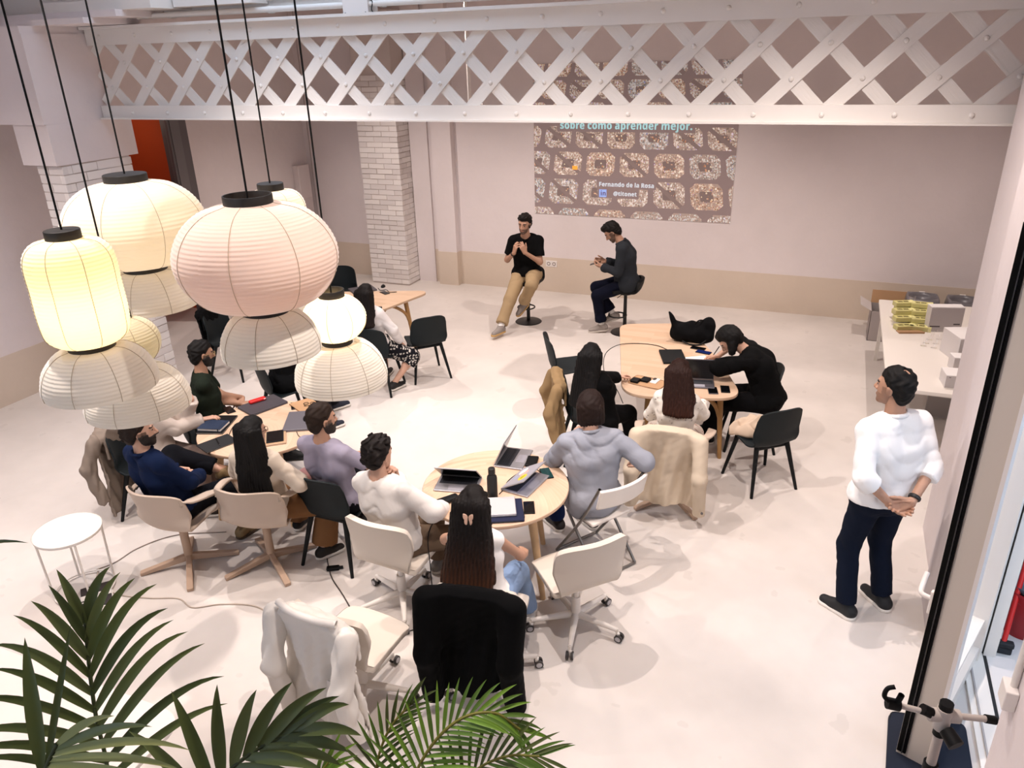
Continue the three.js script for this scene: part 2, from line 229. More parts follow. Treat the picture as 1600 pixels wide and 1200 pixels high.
// slide panel on the back wall, projector light painted into its colour and glow
{
  const W = 1600, H = 1158;
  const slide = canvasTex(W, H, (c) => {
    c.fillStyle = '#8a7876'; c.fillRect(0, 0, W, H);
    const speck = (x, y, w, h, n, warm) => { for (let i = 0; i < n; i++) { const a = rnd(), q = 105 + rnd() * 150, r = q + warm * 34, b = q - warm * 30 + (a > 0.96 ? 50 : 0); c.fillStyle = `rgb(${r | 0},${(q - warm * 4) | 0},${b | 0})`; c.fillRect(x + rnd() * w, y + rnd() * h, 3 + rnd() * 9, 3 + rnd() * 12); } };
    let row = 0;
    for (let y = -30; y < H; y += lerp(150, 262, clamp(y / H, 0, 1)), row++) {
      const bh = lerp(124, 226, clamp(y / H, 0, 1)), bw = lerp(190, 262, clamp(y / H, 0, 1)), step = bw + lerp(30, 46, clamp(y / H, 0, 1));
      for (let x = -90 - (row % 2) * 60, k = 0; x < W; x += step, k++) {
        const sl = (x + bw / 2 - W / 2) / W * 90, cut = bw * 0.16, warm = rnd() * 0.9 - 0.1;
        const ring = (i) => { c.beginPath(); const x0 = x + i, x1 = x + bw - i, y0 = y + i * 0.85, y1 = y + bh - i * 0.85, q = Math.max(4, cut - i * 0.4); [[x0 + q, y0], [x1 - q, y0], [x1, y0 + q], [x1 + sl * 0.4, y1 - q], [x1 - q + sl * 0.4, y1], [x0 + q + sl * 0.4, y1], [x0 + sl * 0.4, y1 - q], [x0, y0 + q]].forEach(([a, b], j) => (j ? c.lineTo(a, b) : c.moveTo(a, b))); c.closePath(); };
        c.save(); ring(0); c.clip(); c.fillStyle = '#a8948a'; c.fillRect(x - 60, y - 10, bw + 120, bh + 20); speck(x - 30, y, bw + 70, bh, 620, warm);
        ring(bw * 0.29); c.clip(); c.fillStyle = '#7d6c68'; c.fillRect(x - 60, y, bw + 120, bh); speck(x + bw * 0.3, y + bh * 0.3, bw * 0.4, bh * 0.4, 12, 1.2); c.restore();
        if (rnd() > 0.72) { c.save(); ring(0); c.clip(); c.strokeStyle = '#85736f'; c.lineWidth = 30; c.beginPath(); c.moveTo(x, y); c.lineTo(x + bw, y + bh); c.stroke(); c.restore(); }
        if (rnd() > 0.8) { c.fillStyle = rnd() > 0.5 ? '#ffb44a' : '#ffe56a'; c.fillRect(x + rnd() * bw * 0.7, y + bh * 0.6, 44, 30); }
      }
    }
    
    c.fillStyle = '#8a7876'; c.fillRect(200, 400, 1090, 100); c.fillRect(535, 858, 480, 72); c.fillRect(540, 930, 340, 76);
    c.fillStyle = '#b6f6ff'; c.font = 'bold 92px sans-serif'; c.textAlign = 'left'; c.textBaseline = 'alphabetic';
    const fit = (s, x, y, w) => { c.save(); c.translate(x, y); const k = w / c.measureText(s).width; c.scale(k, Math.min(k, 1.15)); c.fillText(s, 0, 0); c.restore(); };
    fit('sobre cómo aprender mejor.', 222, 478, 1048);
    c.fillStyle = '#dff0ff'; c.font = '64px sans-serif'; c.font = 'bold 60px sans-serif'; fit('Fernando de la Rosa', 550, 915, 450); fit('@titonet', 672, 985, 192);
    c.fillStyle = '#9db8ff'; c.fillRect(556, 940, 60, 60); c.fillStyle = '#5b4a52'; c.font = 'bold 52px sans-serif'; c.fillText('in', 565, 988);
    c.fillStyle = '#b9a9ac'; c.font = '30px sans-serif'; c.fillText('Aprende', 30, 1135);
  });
  const s = thing('painted_slide', 'glowing panel painted as a projected slide of aerial city blocks with cyan and white lettering on the back wall', 'painted_projection', [-2.81, 1.25, ZB]);
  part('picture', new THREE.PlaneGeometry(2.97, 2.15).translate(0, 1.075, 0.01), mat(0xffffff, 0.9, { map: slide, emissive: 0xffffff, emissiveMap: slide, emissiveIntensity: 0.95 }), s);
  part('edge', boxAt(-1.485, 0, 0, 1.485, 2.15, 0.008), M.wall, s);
}

// ---------- rice-paper pendant lamps ----------
const paperMat = (hex, trans = 0.42) => new THREE.MeshPhysicalMaterial({ color: hex, roughness: 1, transmission: trans, thickness: 0, side: THREE.DoubleSide });
function paperShade(keys, ribs, amp, seams, wave = 0) {   // keys: [radius, y] from top to bottom, smooth; ribbed by the wire hoops
  const c = new THREE.CatmullRomCurve3(keys.map(([r, y]) => V(r, y, 0)), false, 'centripetal'), n = ribs * 4, pts = c.getSpacedPoints(n);
  const prof = pts.map((p, i) => [Math.max(0.02, p.x - amp * Math.pow(Math.abs(Math.cos((i / 4) * Math.PI)), 0.5) * (i > 2 && i < n - 2 ? 1 : 0.2)), p.y]);
  const g = lathe(prof, 72); const P = g.attributes.position;
  if (wave) for (let i = 0; i < P.count; i++) { const a = Math.atan2(P.getZ(i), P.getX(i)), y = P.getY(i), k = 1 + wave * (Math.sin(a * 5 + y * 60) * 0.5 + Math.sin(a * 3 - y * 95 + 1) * 0.5); P.setX(i, P.getX(i) * k); P.setZ(i, P.getZ(i) * k); }
  g.computeVertexNormals(); return [g, pts.map((p) => [p.x, p.y])];
}
function lamp(label, at, o) {
  const t = thing('pendant_lamp', label, 'lamp', at, o.turn || 0);
  part('cord', bar([0, 0, 0], [0, HC - at[1], 0], 0.0045, 0.0045, 8), M.black, t);
  const lid = mat(0x14110e, 0.6);
  if (o.open) part('top_ring', lathe([[o.cap - 0.008, -0.005], [o.cap - 0.008, 0.035], [o.cap, 0.035], [o.cap, -0.005], [o.cap - 0.008, -0.005]], 48), lid, t), part('spoke', mg([bar([-o.cap, 0.004, 0], [o.cap, 0.004, 0], 0.003), bar([0, 0.004, -o.cap], [0, 0.004, o.cap], 0.003)]), lid, t);
  else part('top_cap', disc(o.cap, -0.004, 0.038, 0.003, 48), lid, t);
  const seam = mat(o.seam || 0xa8977e, 0.9);
  const addShade = (name, keys, ribs, color, amp, wave, trans) => {
    const [g, prof] = paperShade(keys, ribs, amp, 8, wave); const sh = part(name, g, paperMat(color, trans), t);
    for (let k = 0; k < 8; k++) { const a = (k + 0.5) * Math.PI / 4; part('seam', tube(prof.filter((_, i) => i % 6 === 0 || i === prof.length - 1).map(([r, y]) => [(r + 0.0005) * Math.cos(a), y, (r + 0.0005) * Math.sin(a)]), 0.0013, 40, 4), seam, sh); }
  };
  addShade('globe_shade', o.globe, o.ribs, o.color, 0.0025, 0, o.trans);
  const yr = o.globe[o.globe.length - 1][1];
  part('lower_ring_baffle', disc(o.ring, yr - 0.026, yr + 0.004, 0.002, 48), lid, t);  // ring closed to a solid disc, added to keep bulb light off the bowl
  addShade('bowl_shade', o.bowl.map(([r, y]) => [r, yr - 0.022 + y]), o.bowlRibs || 16, o.bowlColor || 0xf3ede0, 0.003, 0.006, 0.36);
  if (o.bulb) {
    const [y, cd, col, glow, rb] = o.bulb;
    part('bulb', new THREE.SphereGeometry(rb || 0.045, 24, 16).translate(0, y, 0), mat(0xffffff, 0.5, { emissive: col, emissiveIntensity: glow }), t);
    part('socket', bar([0, 0, 0], [0, y + 0.04, 0], 0.006), lid, t);
    const L = new THREE.PointLight(col, cd, 0, 2); L.position.set(at[0], at[1] + y, at[2]); L.shadow.radius = 2; L.castShadow = true; scene.add(L);
  }
  return t;
}
const bowl = (R, h) => [[R * 0.36, 0], [R * 0.6, -h * 0.06], [R * 0.82, -h * 0.28], [R * 0.95, -h * 0.56], [R, -h * 0.82], [R * 0.985, -h]];
const globe = (R, h, c, r) => [[c, 0], [R * 0.62, -h * 0.07], [R * 0.87, -h * 0.23], [R, -h * 0.47], [R * 0.93, -h * 0.72], [R * 0.7, -h * 0.92], [r, -h]];
lamp('tall drum-shaped paper lamp glowing white, with a wide paper bowl below', [-3.035, 2.91, -2.275], { cap: 0.072, ribs: 34, color: 0xf3ead0, trans: 0.5, ring: 0.1, globe: [[0.07, 0], [0.14, -0.018], [0.178, -0.07], [0.184, -0.22], [0.184, -0.36], [0.172, -0.43], [0.13, -0.468], [0.1, -0.475]], bowl: bowl(0.25, 0.2), bulb: [-0.31, 2.1, 0xffe0ac, 22, 0.06] });
lamp('largest cream paper globe lamp with a flat black cap and bright bulb spot', [-3.565, 3.004, -3.123], { cap: 0.112, ribs: 36, color: 0xf3ecdc, trans: 0.48, ring: 0.117, globe: globe(0.375, 0.468, 0.106, 0.117), bowl: bowl(0.26, 0.213), bulb: [-0.2, 0.55, 0xffe2b8, 60, 0.03] });
lamp('big pinkish paper globe lamp with an open black top ring, dim orange bulb', [-2.312, 3.03, -2.622], { open: true, cap: 0.104, ribs: 38, color: 0xf0e0d4, trans: 0.42, ring: 0.108, globe: globe(0.352, 0.46, 0.102, 0.108), bowl: bowl(0.225, 0.2), bulb: [-0.2, 0.12, 0xffa050, 12, 0.03] });
lamp('pale paper lamp with a black cap peeping out behind the big pinkish globe', [-3.0, 2.9, -3.605], { cap: 0.074, ribs: 34, color: 0xf4ecda, trans: 0.5, ring: 0.1, globe: [[0.07, 0], [0.14, -0.018], [0.178, -0.07], [0.184, -0.22], [0.184, -0.36], [0.172, -0.43], [0.13, -0.468], [0.1, -0.475]], bowl: bowl(0.24, 0.19), bulb: [-0.25, 0.8, 0xffdcaa, 16, 0.05] });
lamp('small glowing white globe lamp with an open ring over a wide ribbed bowl', [-2.363, 2.445, -3.188], { open: true, cap: 0.068, ribs: 22, color: 0xf6eeda, trans: 0.55, ring: 0.082, globe: globe(0.168, 0.235, 0.066, 0.082), bowl: bowl(0.25, 0.235), bowlRibs: 20, bulb: [-0.12, 1.9, 0xffd99c, 26, 0.06] });
lamp('paper bowl lamp with a small greenish globe, half hidden behind the tall drum lamp', [-3.27, 2.4075, -2.634], { cap: 0.062, ribs: 22, color: 0xe4dfc6, trans: 0.4, ring: 0.082, globe: globe(0.176, 0.25, 0.066, 0.085), bowl: bowl(0.264, 0.225), bowlRibs: 20, bulb: [-0.12, 0.12, 0xffd99c, 6, 0.04] });

// ---------- tables ----------
{
  const mk = (label, x, z, turn) => {
    const t = thing('round_table', label, 'table', [x, 0, z], turn);
    part('table_top', metric(disc(0.525, 0.712, 0.742, 0.006, 96)), M.ash, t);
    for (let k = 0; k < 4; k++) { const a = Math.PI / 4 + k * Math.PI / 2, c = Math.cos(a), s = Math.sin(a); part('leg', bar([c * 0.47, 0, s * 0.47], [c * 0.36, 0.712, s * 0.36], 0.02, 0.034, 16), M.ashLeg, t); }
    part('apron', lathe([[0.3, 0.68], [0.36, 0.68], [0.36, 0.712], [0.3, 0.712]], 48), M.ashLeg, t);
    return t;
  };
  mk('round ash table in the middle foreground with two open laptops and a black bottle', -1.98, -4.31, 0.35);
  mk('round ash table under the paper lamps, ringed by seven seated people', -4.215, -4.51, 0.2);
}
// long tables with forked legs; corners in plan, the short side first
function forkTable(label, corners, rad, legs) {
  const t = thing('long_table', label, 'table');
  part('table_top', metric(slab(corners, 0.712, 0.742, rad)), M.oak, t);
  for (const [a, b, mx] of legs) for (const [p, q] of [[a, b], [b, a]]) {
    const d = V(q[0] - p[0], 0, q[1] - p[1]).normalize(), top = [lerp(p[0], mx[0], 0.1), 0.712, lerp(p[1], mx[1], 0.1)];
    const lg = part('leg', bar([p[0], 0, p[1]], top, 0.019, 0.03, 14), M.oakLeg, t);
    part('brace', tube([[lerp(p[0], top[0], 0.55), 0.39, lerp(p[1], top[2], 0.55)], [lerp(p[0], top[0], 0.7) + d.x * 0.05, 0.53, lerp(p[1], top[2], 0.7) + d.z * 0.05], [top[0] + d.x * 0.2, 0.66, top[2] + d.z * 0.2], [top[0] + d.x * 0.34, 0.7, top[2] + d.z * 0.34]], 0.02, 20, 10), M.oakLeg, lg);
  }
  return t;
}
forkTable('long pale oak table on the right with a black bag and notebooks', [[-2.05, -7.98], [-1.38, -8.22], [-0.86, -7.3], [-0.5, -6.38], [-1.53, -6.1]], [0.16, 0.2, 0.5, 0.26, 0.3], [[[-1.72, -7.85], [-1.3, -7.98], [-1.2, -7.1]], [[-1.38, -6.4], [-0.69, -6.6], [-1.2, -7.1]]]);
forkTable('long pale oak table far behind the lamps near the brick pier', [[-4.7, -8.52], [-4.95, -7.45], [-6.3, -6.95], [-6.2, -7.98]], [0.24, 0.22, 0.22, 0.22], [[[-4.84, -8.2], [-5.02, -7.62], [-5.6, -7.75]], [[-6.05, -7.85], [-6.1, -7.2], [-5.6, -7.75]]]);
// white counter table against the bay on the right
{
  const t = thing('white_table', 'white rectangular table on the right holding yellow packs and white boxes', 'table', [0, 0, 0]);
  part('table_top', slab([[0.655, -9.8], [1.95, -9.8], [1.95, -7.06], [0.655, -7.06]], 0.705, 0.74, 0.03, 0.004), M.offWhite, t);
  for (const [x, z] of [[0.72, -9.7], [1.88, -9.7], [0.72, -7.16], [1.88, -7.16]]) part('leg', boxAt(x - 0.02, 0, z - 0.02, x + 0.02, 0.705, z + 0.02), M.offWhite, t);
  part('panel', boxAt(1.15, 0.02, -8.2, 1.9, 0.68, -8.16), mat(0x9a928e, 0.8), t);
  part('frame', mg([boxAt(0.72, 0.66, -9.7, 1.88, 0.705, -9.66), boxAt(0.72, 0.66, -7.2, 1.88, 0.705, -7.16), boxAt(0.7, 0.66, -9.7, 0.74, 0.705, -7.16)]), M.white, t);
}
// small round tray table
{
  const t = thing('tray_table', 'small round white tray table standing alone on the left', 'table', [-4.78, 0, -3.02], 0.2);
  part('tray', lathe([[0, 0.505], [0.215, 0.505], [0.225, 0.51], [0.228, 0.53], [0.222, 0.53], [0.216, 0.514], [0, 0.514]], 64), M.offWhite, t);
  for (let k = 0; k < 4; k++) { const a = k * Math.PI / 2 + 0.7; part('leg', bar([0.2 * Math.cos(a), 0, 0.2 * Math.sin(a)], [0.212 * Math.cos(a), 0.51, 0.212 * Math.sin(a)], 0.008), M.offWhite, t); }
  part('hoop', new THREE.TorusGeometry(0.203, 0.006, 8, 64).rotateX(Math.PI / 2).translate(0, 0.02, 0), M.offWhite, t);
  const n = thing('magazine', 'dark magazine with white edges on the floor under the small tray table', 'magazine', [-4.62, 0, -2.98], 0.9);
  part('cover', box(0.2, 0.012, 0.28), mat(0x2b2422, 0.5), n, [0, 0.018, 0]); part('pages', box(0.195, 0.01, 0.27, 0.002), M.paper, n, [0.01, 0.007, 0.01]); part('strip', boxAt(-0.1, 0.0242, -0.03, 0.1, 0.0252, 0.03), M.paper, n);
}
// low white table under the palms
{
  const t = thing('white_side_table', 'white table with rounded corners under the palm fronds in the foreground', 'table');
  part('table_top', slab([[-4.2, -1.88], [-2.53, -1.88], [-2.53, -0.6], [-4.2, -0.6]], 0.715, 0.74, 0.14, 0.004), M.offWhite, t);
  for (const [x, z] of [[-2.78, -1.62], [-3.95, -1.62], [-2.78, -0.85], [-3.95, -0.85]]) part('leg', boxAt(x - 0.04, 0, z - 0.04, x + 0.04, 0.715, z + 0.04), mat(0x5a4c44, 0.6), t);
}
// ---------- chairs ----------
const sE = (t, n = 3) => Math.pow(Math.max(0, 1 - Math.pow(clamp(t, 0, 1), n)), 1 / n);
function profileCurve(pts) { const c = new THREE.CatmullRomCurve3(pts.map(([z, y]) => V(0, y, z)), false, 'centripetal'); return (v) => { const p = c.getPointAt(clamp(v, 0, 1)); return [p.z, p.y]; }; }
// dark moulded chair with four splayed legs
function makeDark(label) {
  const t = thing('dining_chair', label, 'chair');
  const pr = profileCurve([[0.235, 0.435], [0.16, 0.447], [0.0, 0.435], [-0.14, 0.43], [-0.195, 0.47], [-0.225, 0.58], [-0.25, 0.7], [-0.275, 0.82]]);
  const w = (v) => { const base = v < 0.5 ? lerp(0.2, 0.235, v * 2) : lerp(0.235, 0.205, (v - 0.5) * 2); return (base - 0.03 * Math.exp(-Math.pow((v - 0.52) / 0.07, 2)));  };
  const f = (u, v0) => { const v = rv(u, v0, 0.1, 0.14); const [z, y] = pr(v), back = clamp((v - 0.5) / 0.2, 0, 1); return [u * w(v), y + (1 - back) * 0.022 * u * u, z + back * 0.055 * u * u]; };
  part('seat_shell', shell(f, 16, 48, 0.014), M.anthracite, t);
  for (const [sx, sz] of [[-1, 1], [1, 1], [-1, -1], [1, -1]]) part('leg', bar([sx * 0.225, 0, sz > 0 ? 0.215 : -0.245], [sx * 0.15, 0.43, sz > 0 ? 0.14 : -0.14], 0.013, 0.022, 12), M.anthracite2, t);
  part('under_frame', mg([box(0.32, 0.03, 0.03, 0.01).translate(0, 0.41, 0.13), box(0.32, 0.03, 0.03, 0.01).translate(0, 0.41, -0.13), box(0.04, 0.025, 0.26, 0.01).translate(0, 0.41, 0)]), M.anthracite2, t);
  return t;
}
// beige moulded armchair on a four-star swivel foot
function makeBeige(label) {
  const t = thing('swivel_chair', label, 'chair');
  const pr = profileCurve([[0.24, 0.44], [0.15, 0.452], [0.0, 0.435], [-0.15, 0.43], [-0.21, 0.48], [-0.245, 0.6], [-0.27, 0.7], [-0.295, 0.8]]);
  const w = (v) => lerp(0.22, 0.265, clamp(v * 1.6, 0, 1));
  const f = (u, v0) => { const v = rv(u, v0, 0.1, 0.16); const [z, y] = pr(v), back = clamp((v - 0.45) / 0.25, 0, 1); return [u * w(v), y + (1 - back) * 0.03 * u * u, z + back * 0.13 * u * u]; };
  part('seat_shell', shell(f, 18, 48, 0.016), M.beige, t);
  for (const s of [-1, 1]) {
    const c = new THREE.CatmullRomCurve3([V(s * 0.245, 0.7, -0.17), V(s * 0.285, 0.69, -0.06), V(s * 0.3, 0.675, 0.06), V(s * 0.295, 0.655, 0.13), V(s * 0.285, 0.6, 0.165), V(s * 0.255, 0.5, 0.17), V(s * 0.21, 0.455, 0.15)], false, 'centripetal');
    part('armrest', shell((u, v) => { const p = c.getPointAt(clamp(v, 0, 1)), k = 0.028 + 0.012 * Math.sin(v * 3.14); return [p.x + u * s * 0.004, p.y + u * 0.004 * (v < 0.5 ? 1 : 0) - (v < 0.12 ? u * k * (1 - v / 0.12) : 0), p.z + u * k * Math.min(1, Math.max(0, v - 0.5) * 4) ].map((q, i) => i === 0 ? q + s * u * -k * (1 - Math.min(1, Math.max(0, v - 0.5) * 4)) * Math.min(1, v / 0.12) : q); }, 4, 30, 0.014), M.beige, t);
  }
  part('column', bar([0, 0.07, 0], [0, 0.42, 0], 0.032, 0.03, 20), M.beigeLeg, t);
  part('mount', disc(0.11, 0.405, 0.43, 0.008, 32), M.beigeLeg, t);
  for (let k = 0; k < 4; k++) { const a = Math.PI / 4 + k * Math.PI / 2, c = Math.cos(a), s = Math.sin(a), g = slab([[-0.025, -0.02], [-0.025, 0.02], [0.36, 0.024], [0.36, -0.024]], 0, 0.045, 0.012, 0.006); const p = g.attributes.position; for (let i = 0; i < p.count; i++) { const q = p.getX(i) / 0.36; p.setY(i, p.getY(i) * lerp(1.25, 0.6, q) + lerp(0.05, 0.0, q)); } g.computeVertexNormals(); g.rotateY(-a); part('foot', g, M.beigeLeg, t); }
  return t;
}
// upholstered office chair on castors
function makeOffice(label) {
  const t = thing('office_chair', label, 'chair');
  const pr = profileCurve([[0.25, 0.425], [0.17, 0.455], [0.0, 0.45], [-0.14, 0.445], [-0.2, 0.49], [-0.225, 0.6], [-0.25, 0.73], [-0.275, 0.84]]);
  const w = (v) => { const b = v < 0.5 ? lerp(0.225, 0.235, v * 2) : lerp(0.2, 0.25, clamp((v - 0.5) / 0.25, 0, 1)); return b; };
  const f = (u, v0) => { const v = rv(u, v0, 0.09, 0.13); const [z, y] = pr(v), back = clamp((v - 0.5) / 0.25, 0, 1); return [u * w(v), y - (1 - back) * 0.012 * u * u, z + back * 0.075 * u * u]; };
  part('seat_shell', shell(f, 18, 48, 0.036), M.fabric, t);
  const wh = M.offWhite;
  part('column', mg([bar([0, 0.08, 0], [0, 0.25, 0], 0.034, 0.03, 20), bar([0, 0.25, 0], [0, 0.42, 0], 0.02, 0.02, 16)]), wh, t);
  part('mount', mg([box(0.2, 0.03, 0.16, 0.01).translate(0, 0.415, 0), bar([0.02, 0.42, 0], [0.2, 0.41, 0.06], 0.008)]), wh, t);
  for (let k = 0; k < 5; k++) {
    const a = k * Math.PI * 0.4 + 0.3, c = Math.cos(a), s = Math.sin(a);
    part('foot', bar([c * 0.02, 0.105, s * 0.02], [c * 0.3, 0.085, s * 0.3], 0.026, 0.015, 10), wh, t);
    const ca = part('castor', mg([bar([c * 0.3, 0.05, s * 0.3], [c * 0.3, 0.095, s * 0.3], 0.009), box(0.02, 0.035, 0.03, 0.004).translate(c * 0.305, 0.05, s * 0.305)]), wh, t);
    for (const q of [-1, 1]) { const wx = c * 0.315 - s * q * 0.016, wz = s * 0.315 + c * q * 0.016; part('wheel', bar([wx + s * 0.008, 0.028, wz - c * 0.008], [wx - s * 0.008, 0.028, wz + c * 0.008], 0.028, 0.028, 20), M.rubber, ca); part('hub', bar([wx - s * q * 0.007, 0.028, wz + c * q * 0.007], [wx - s * q * 0.0105, 0.028, wz + c * q * 0.0105], 0.019, 0.019, 16), M.silver, ca); }
  }
  return t;
}
function makeFolding(label) {
  const t = thing('folding_chair', label, 'chair');
  for (const s of [-1, 1]) { const x = s * 0.2; part('back_leg', tube([[x, 0.8, -0.26], [x, 0.44, -0.06], [x, 0.01, 0.24]], 0.0115, 20, 10), M.steel, t); part('front_leg', tube([[x * 0.9, 0.43, 0.13], [x * 0.9, 0.3, 0.02], [x * 0.9, 0.01, -0.24]], 0.0115, 20, 10), M.steel, t); }
  part('stretcher', bar([-0.2, 0.012, 0.24], [0.2, 0.012, 0.24], 0.011), M.steel, t); part('stretcher', bar([-0.18, 0.012, -0.24], [0.18, 0.012, -0.24], 0.011), M.steel, t);
  part('seat', box(0.37, 0.025, 0.38, 0.012).rotateX(-0.05).translate(0, 0.445, 0.02), mat(0xdad2ca, 0.5), t);
  part('backrest', shell((u, v) => [u * 0.215, lerp(0.64, 0.8, v), -0.245 - 0.045 * (1 - u * u) - 0.04 * v], 14, 6, 0.02), M.offWhite, t);
  return t;
}
const R = (deg) => deg * RAD;
const dark0 = makeDark('dark moulded chair standing empty beside the far oak table'); dark0.position.set(-4.31, 0, -7.52); dark0.rotation.y = R(226);
const DG = 'dark moulded chairs', dk = (label, x, z, turn) => copy(dark0, label, [x, 0, z], R(turn), DG); dark0.userData.group = DG;
dk('dark moulded chair with a crumpled cream bag on its seat', -0.31, -6.3, 220);
dk('dark moulded chair under the man in the lilac T-shirt', -3.2, -4.08, 180);
dk('dark moulded chair under the person writing in a notebook', -0.5, -7.0, -78);
dk('dark moulded chair under the woman in a white shirt at the far table', -4.64, -6.98, 190);
dk('dark moulded chair standing empty at the far left corner of the right table', -2.42, -7.3, 118);
dk('dark moulded chair with a tan jacket over its back', -1.88, -6.25, 114);
dk('dark moulded chair with a black jacket beyond the bearded man in green', -6.55, -6.78, 95);
dk('dark moulded chair hidden behind the far oak table', -6.35, -8.75, 20);
dk('dark moulded chair under the bearded man in the dark green T-shirt', -5.0, -4.68, 140);
dk('dark moulded chair under the person in beige with a grey coat on it', -5.12, -4.1, 112);
dk('dark moulded chair under the person in black beneath the middle lamp', -5.02, -5.78, 145);
const bg0 = makeBeige('beige swivel armchair under the man in the denim shirt'); bg0.position.set(-4.26, 0, -3.54); bg0.rotation.y = R(178); bg0.userData.group = 'beige swivel armchairs';
copy(bg0, 'beige swivel armchair under the woman with long black hair in cream', [-3.67, 0, -3.78], R(192));
copy(bg0, 'beige swivel armchair with a cream coat draped over its back', [-0.98, 0, -5.72], R(183));
const of0 = makeOffice('cream office chair standing empty at the round table'); of0.position.set(-1.25, 0, -3.93); of0.rotation.y = R(226); of0.userData.group = 'cream office chairs on castors';
copy(of0, 'cream office chair under the man in the white sweatshirt', [-2.47, 0, -3.72], R(176));
copy(of0, 'cream office chair with a white denim jacket on its back', [-2.26, 0, -2.88], R(174));
copy(of0, 'cream office chair with a black cardigan on its back', [-1.63, 0, -3.34], R(190));
const fold0 = makeFolding('white and steel folding chair under the person in the pale blue shirt'); fold0.position.set(-1.34, 0, -4.72); fold0.rotation.y = R(236);
// bar stools of the two speakers
function makeStool(label) {
  const t = thing('bar_stool', label, 'stool');
  part('base_plate', lathe([[0, 0.03], [0.03, 0.03], [0.06, 0.022], [0.18, 0.012], [0.19, 0.0], [0, 0]], 56), M.darkMetal, t);
  part('pole', bar([0, 0.02, 0], [0, 0.56, 0], 0.026, 0.022, 20), M.darkMetal, t);
  part('foot_ring', mg([new THREE.TorusGeometry(0.12, 0.01, 10, 40).rotateX(Math.PI / 2).translate(0, 0.25, 0.1), bar([0, 0.25, -0.02], [0, 0.25, 0.03], 0.03)]), M.darkMetal, t);
  const pr = profileCurve([[0.2, 0.6], [0.1, 0.615], [-0.08, 0.605], [-0.17, 0.63], [-0.21, 0.7], [-0.225, 0.78]]);
  part('seat', shell((u, v0) => { const v = rv(u, v0, 0.12, 0.2), [z, y] = pr(v), b = clamp((v - 0.5) / 0.3, 0, 1), w = 0.2; return [u * w, y + (1 - b) * 0.015 * u * u, z + b * 0.09 * u * u]; }, 16, 36, 0.045), M.black, t);
  part('mount', disc(0.09, 0.55, 0.585, 0.005, 32), M.darkMetal, t);
  part('lever', bar([0, 0.56, 0.02], [0.12, 0.53, 0.12], 0.005), M.darkMetal, t);
  return t;
}
const stool0 = makeStool('black bar stool under the speaker in the black T-shirt'); stool0.position.set(-3.85, 0, -9.75); stool0.rotation.y = R(5);
const stool1 = copy(stool0, 'black bar stool under the speaker looking at his phone', [-2.43, 0, -9.73], R(-70));

// ---------- people: distance fields meshed by surface nets ----------
function net(F, lo, hi, cell, color) {
  const n = [0, 1, 2].map((k) => Math.ceil((hi[k] - lo[k]) / cell) + 2), [nx, ny, nz] = n, A = new Float32Array(nx * ny * nz).fill(9), B = 5;
  const X = (i) => lo[0] + i * cell, Y = (j) => lo[1] + j * cell, Z = (k) => lo[2] + k * cell, R0 = B * cell * 0.9 + cell + 0.03;
  for (let k0 = 0; k0 < nz; k0 += B) for (let j0 = 0; j0 < ny; j0 += B) for (let i0 = 0; i0 < nx; i0 += B) {
    const c = F(X(i0 + (B - 1) / 2), Y(j0 + (B - 1) / 2), Z(k0 + (B - 1) / 2)), far = Math.abs(c) > R0;
    for (let k = k0; k < Math.min(k0 + B, nz); k++) for (let j = j0; j < Math.min(j0 + B, ny); j++) for (let i = i0; i < Math.min(i0 + B, nx); i++) A[(k * ny + j) * nx + i] = far ? c : F(X(i), Y(j), Z(k));
  }
  const id = new Int32Array(nx * ny * nz).fill(-1), pos = [], col = [], idx = [], off = [0, 1, nx, nx + 1, nx * ny, nx * ny + 1, nx * ny + nx, nx * ny + nx + 1];
  const E = [[0, 1], [2, 3], [4, 5], [6, 7], [0, 2], [1, 3], [4, 6], [5, 7], [0, 4], [1, 5], [2, 6], [3, 7]];
  for (let k = 0; k < nz - 1; k++) for (let j = 0; j < ny - 1; j++) for (let i = 0; i < nx - 1; i++) {
    const b = (k * ny + j) * nx + i; let m = 0; for (let q = 0; q < 8; q++) if (A[b + off[q]] < 0) m |= 1 << q;
    if (m === 0 || m === 255) continue;
    let x = 0, y = 0, z = 0, c = 0;
    for (const [p, q] of E) { if (((m >> p) & 1) === ((m >> q) & 1)) continue; const a = A[b + off[p]], t = a / (a - A[b + off[q]]); x += (p & 1) + t * ((q & 1) - (p & 1)); y += ((p >> 1) & 1) + t * (((q >> 1) & 1) - ((p >> 1) & 1)); z += (p >> 2) + t * ((q >> 2) - (p >> 2)); c++; }
    id[b] = pos.length / 3; const P = [X(i + x / c), Y(j + y / c), Z(k + z / c)]; pos.push(...P); if (color) col.push(...color(...P));
  }
  const quad = (f, a, b, c, d) => { if (a < 0 || b < 0 || c < 0 || d < 0) return; if (f) idx.push(a, b, c, a, c, d); else idx.push(a, c, b, a, d, c); };
  for (let k = 1; k < nz - 1; k++) for (let j = 1; j < ny - 1; j++) for (let i = 1; i < nx - 1; i++) {
    const b = (k * ny + j) * nx + i, s = A[b] < 0;
    if (s !== A[b + 1] < 0) quad(s, id[b - nx - nx * ny], id[b - nx * ny], id[b], id[b - nx]);
    if (s !== A[b + nx] < 0) quad(s, id[b - 1 - nx * ny], id[b - 1], id[b], id[b - nx * ny]);
    if (s !== A[b + nx * ny] < 0) quad(s, id[b - 1 - nx], id[b - nx], id[b], id[b - 1]);
  }
  const g = new THREE.BufferGeometry(); g.setAttribute('position', new THREE.Float32BufferAttribute(pos, 3)); if (color) g.setAttribute('color', new THREE.Float32BufferAttribute(col, 3)); g.setIndex(idx); g.computeVertexNormals(); return g;
}
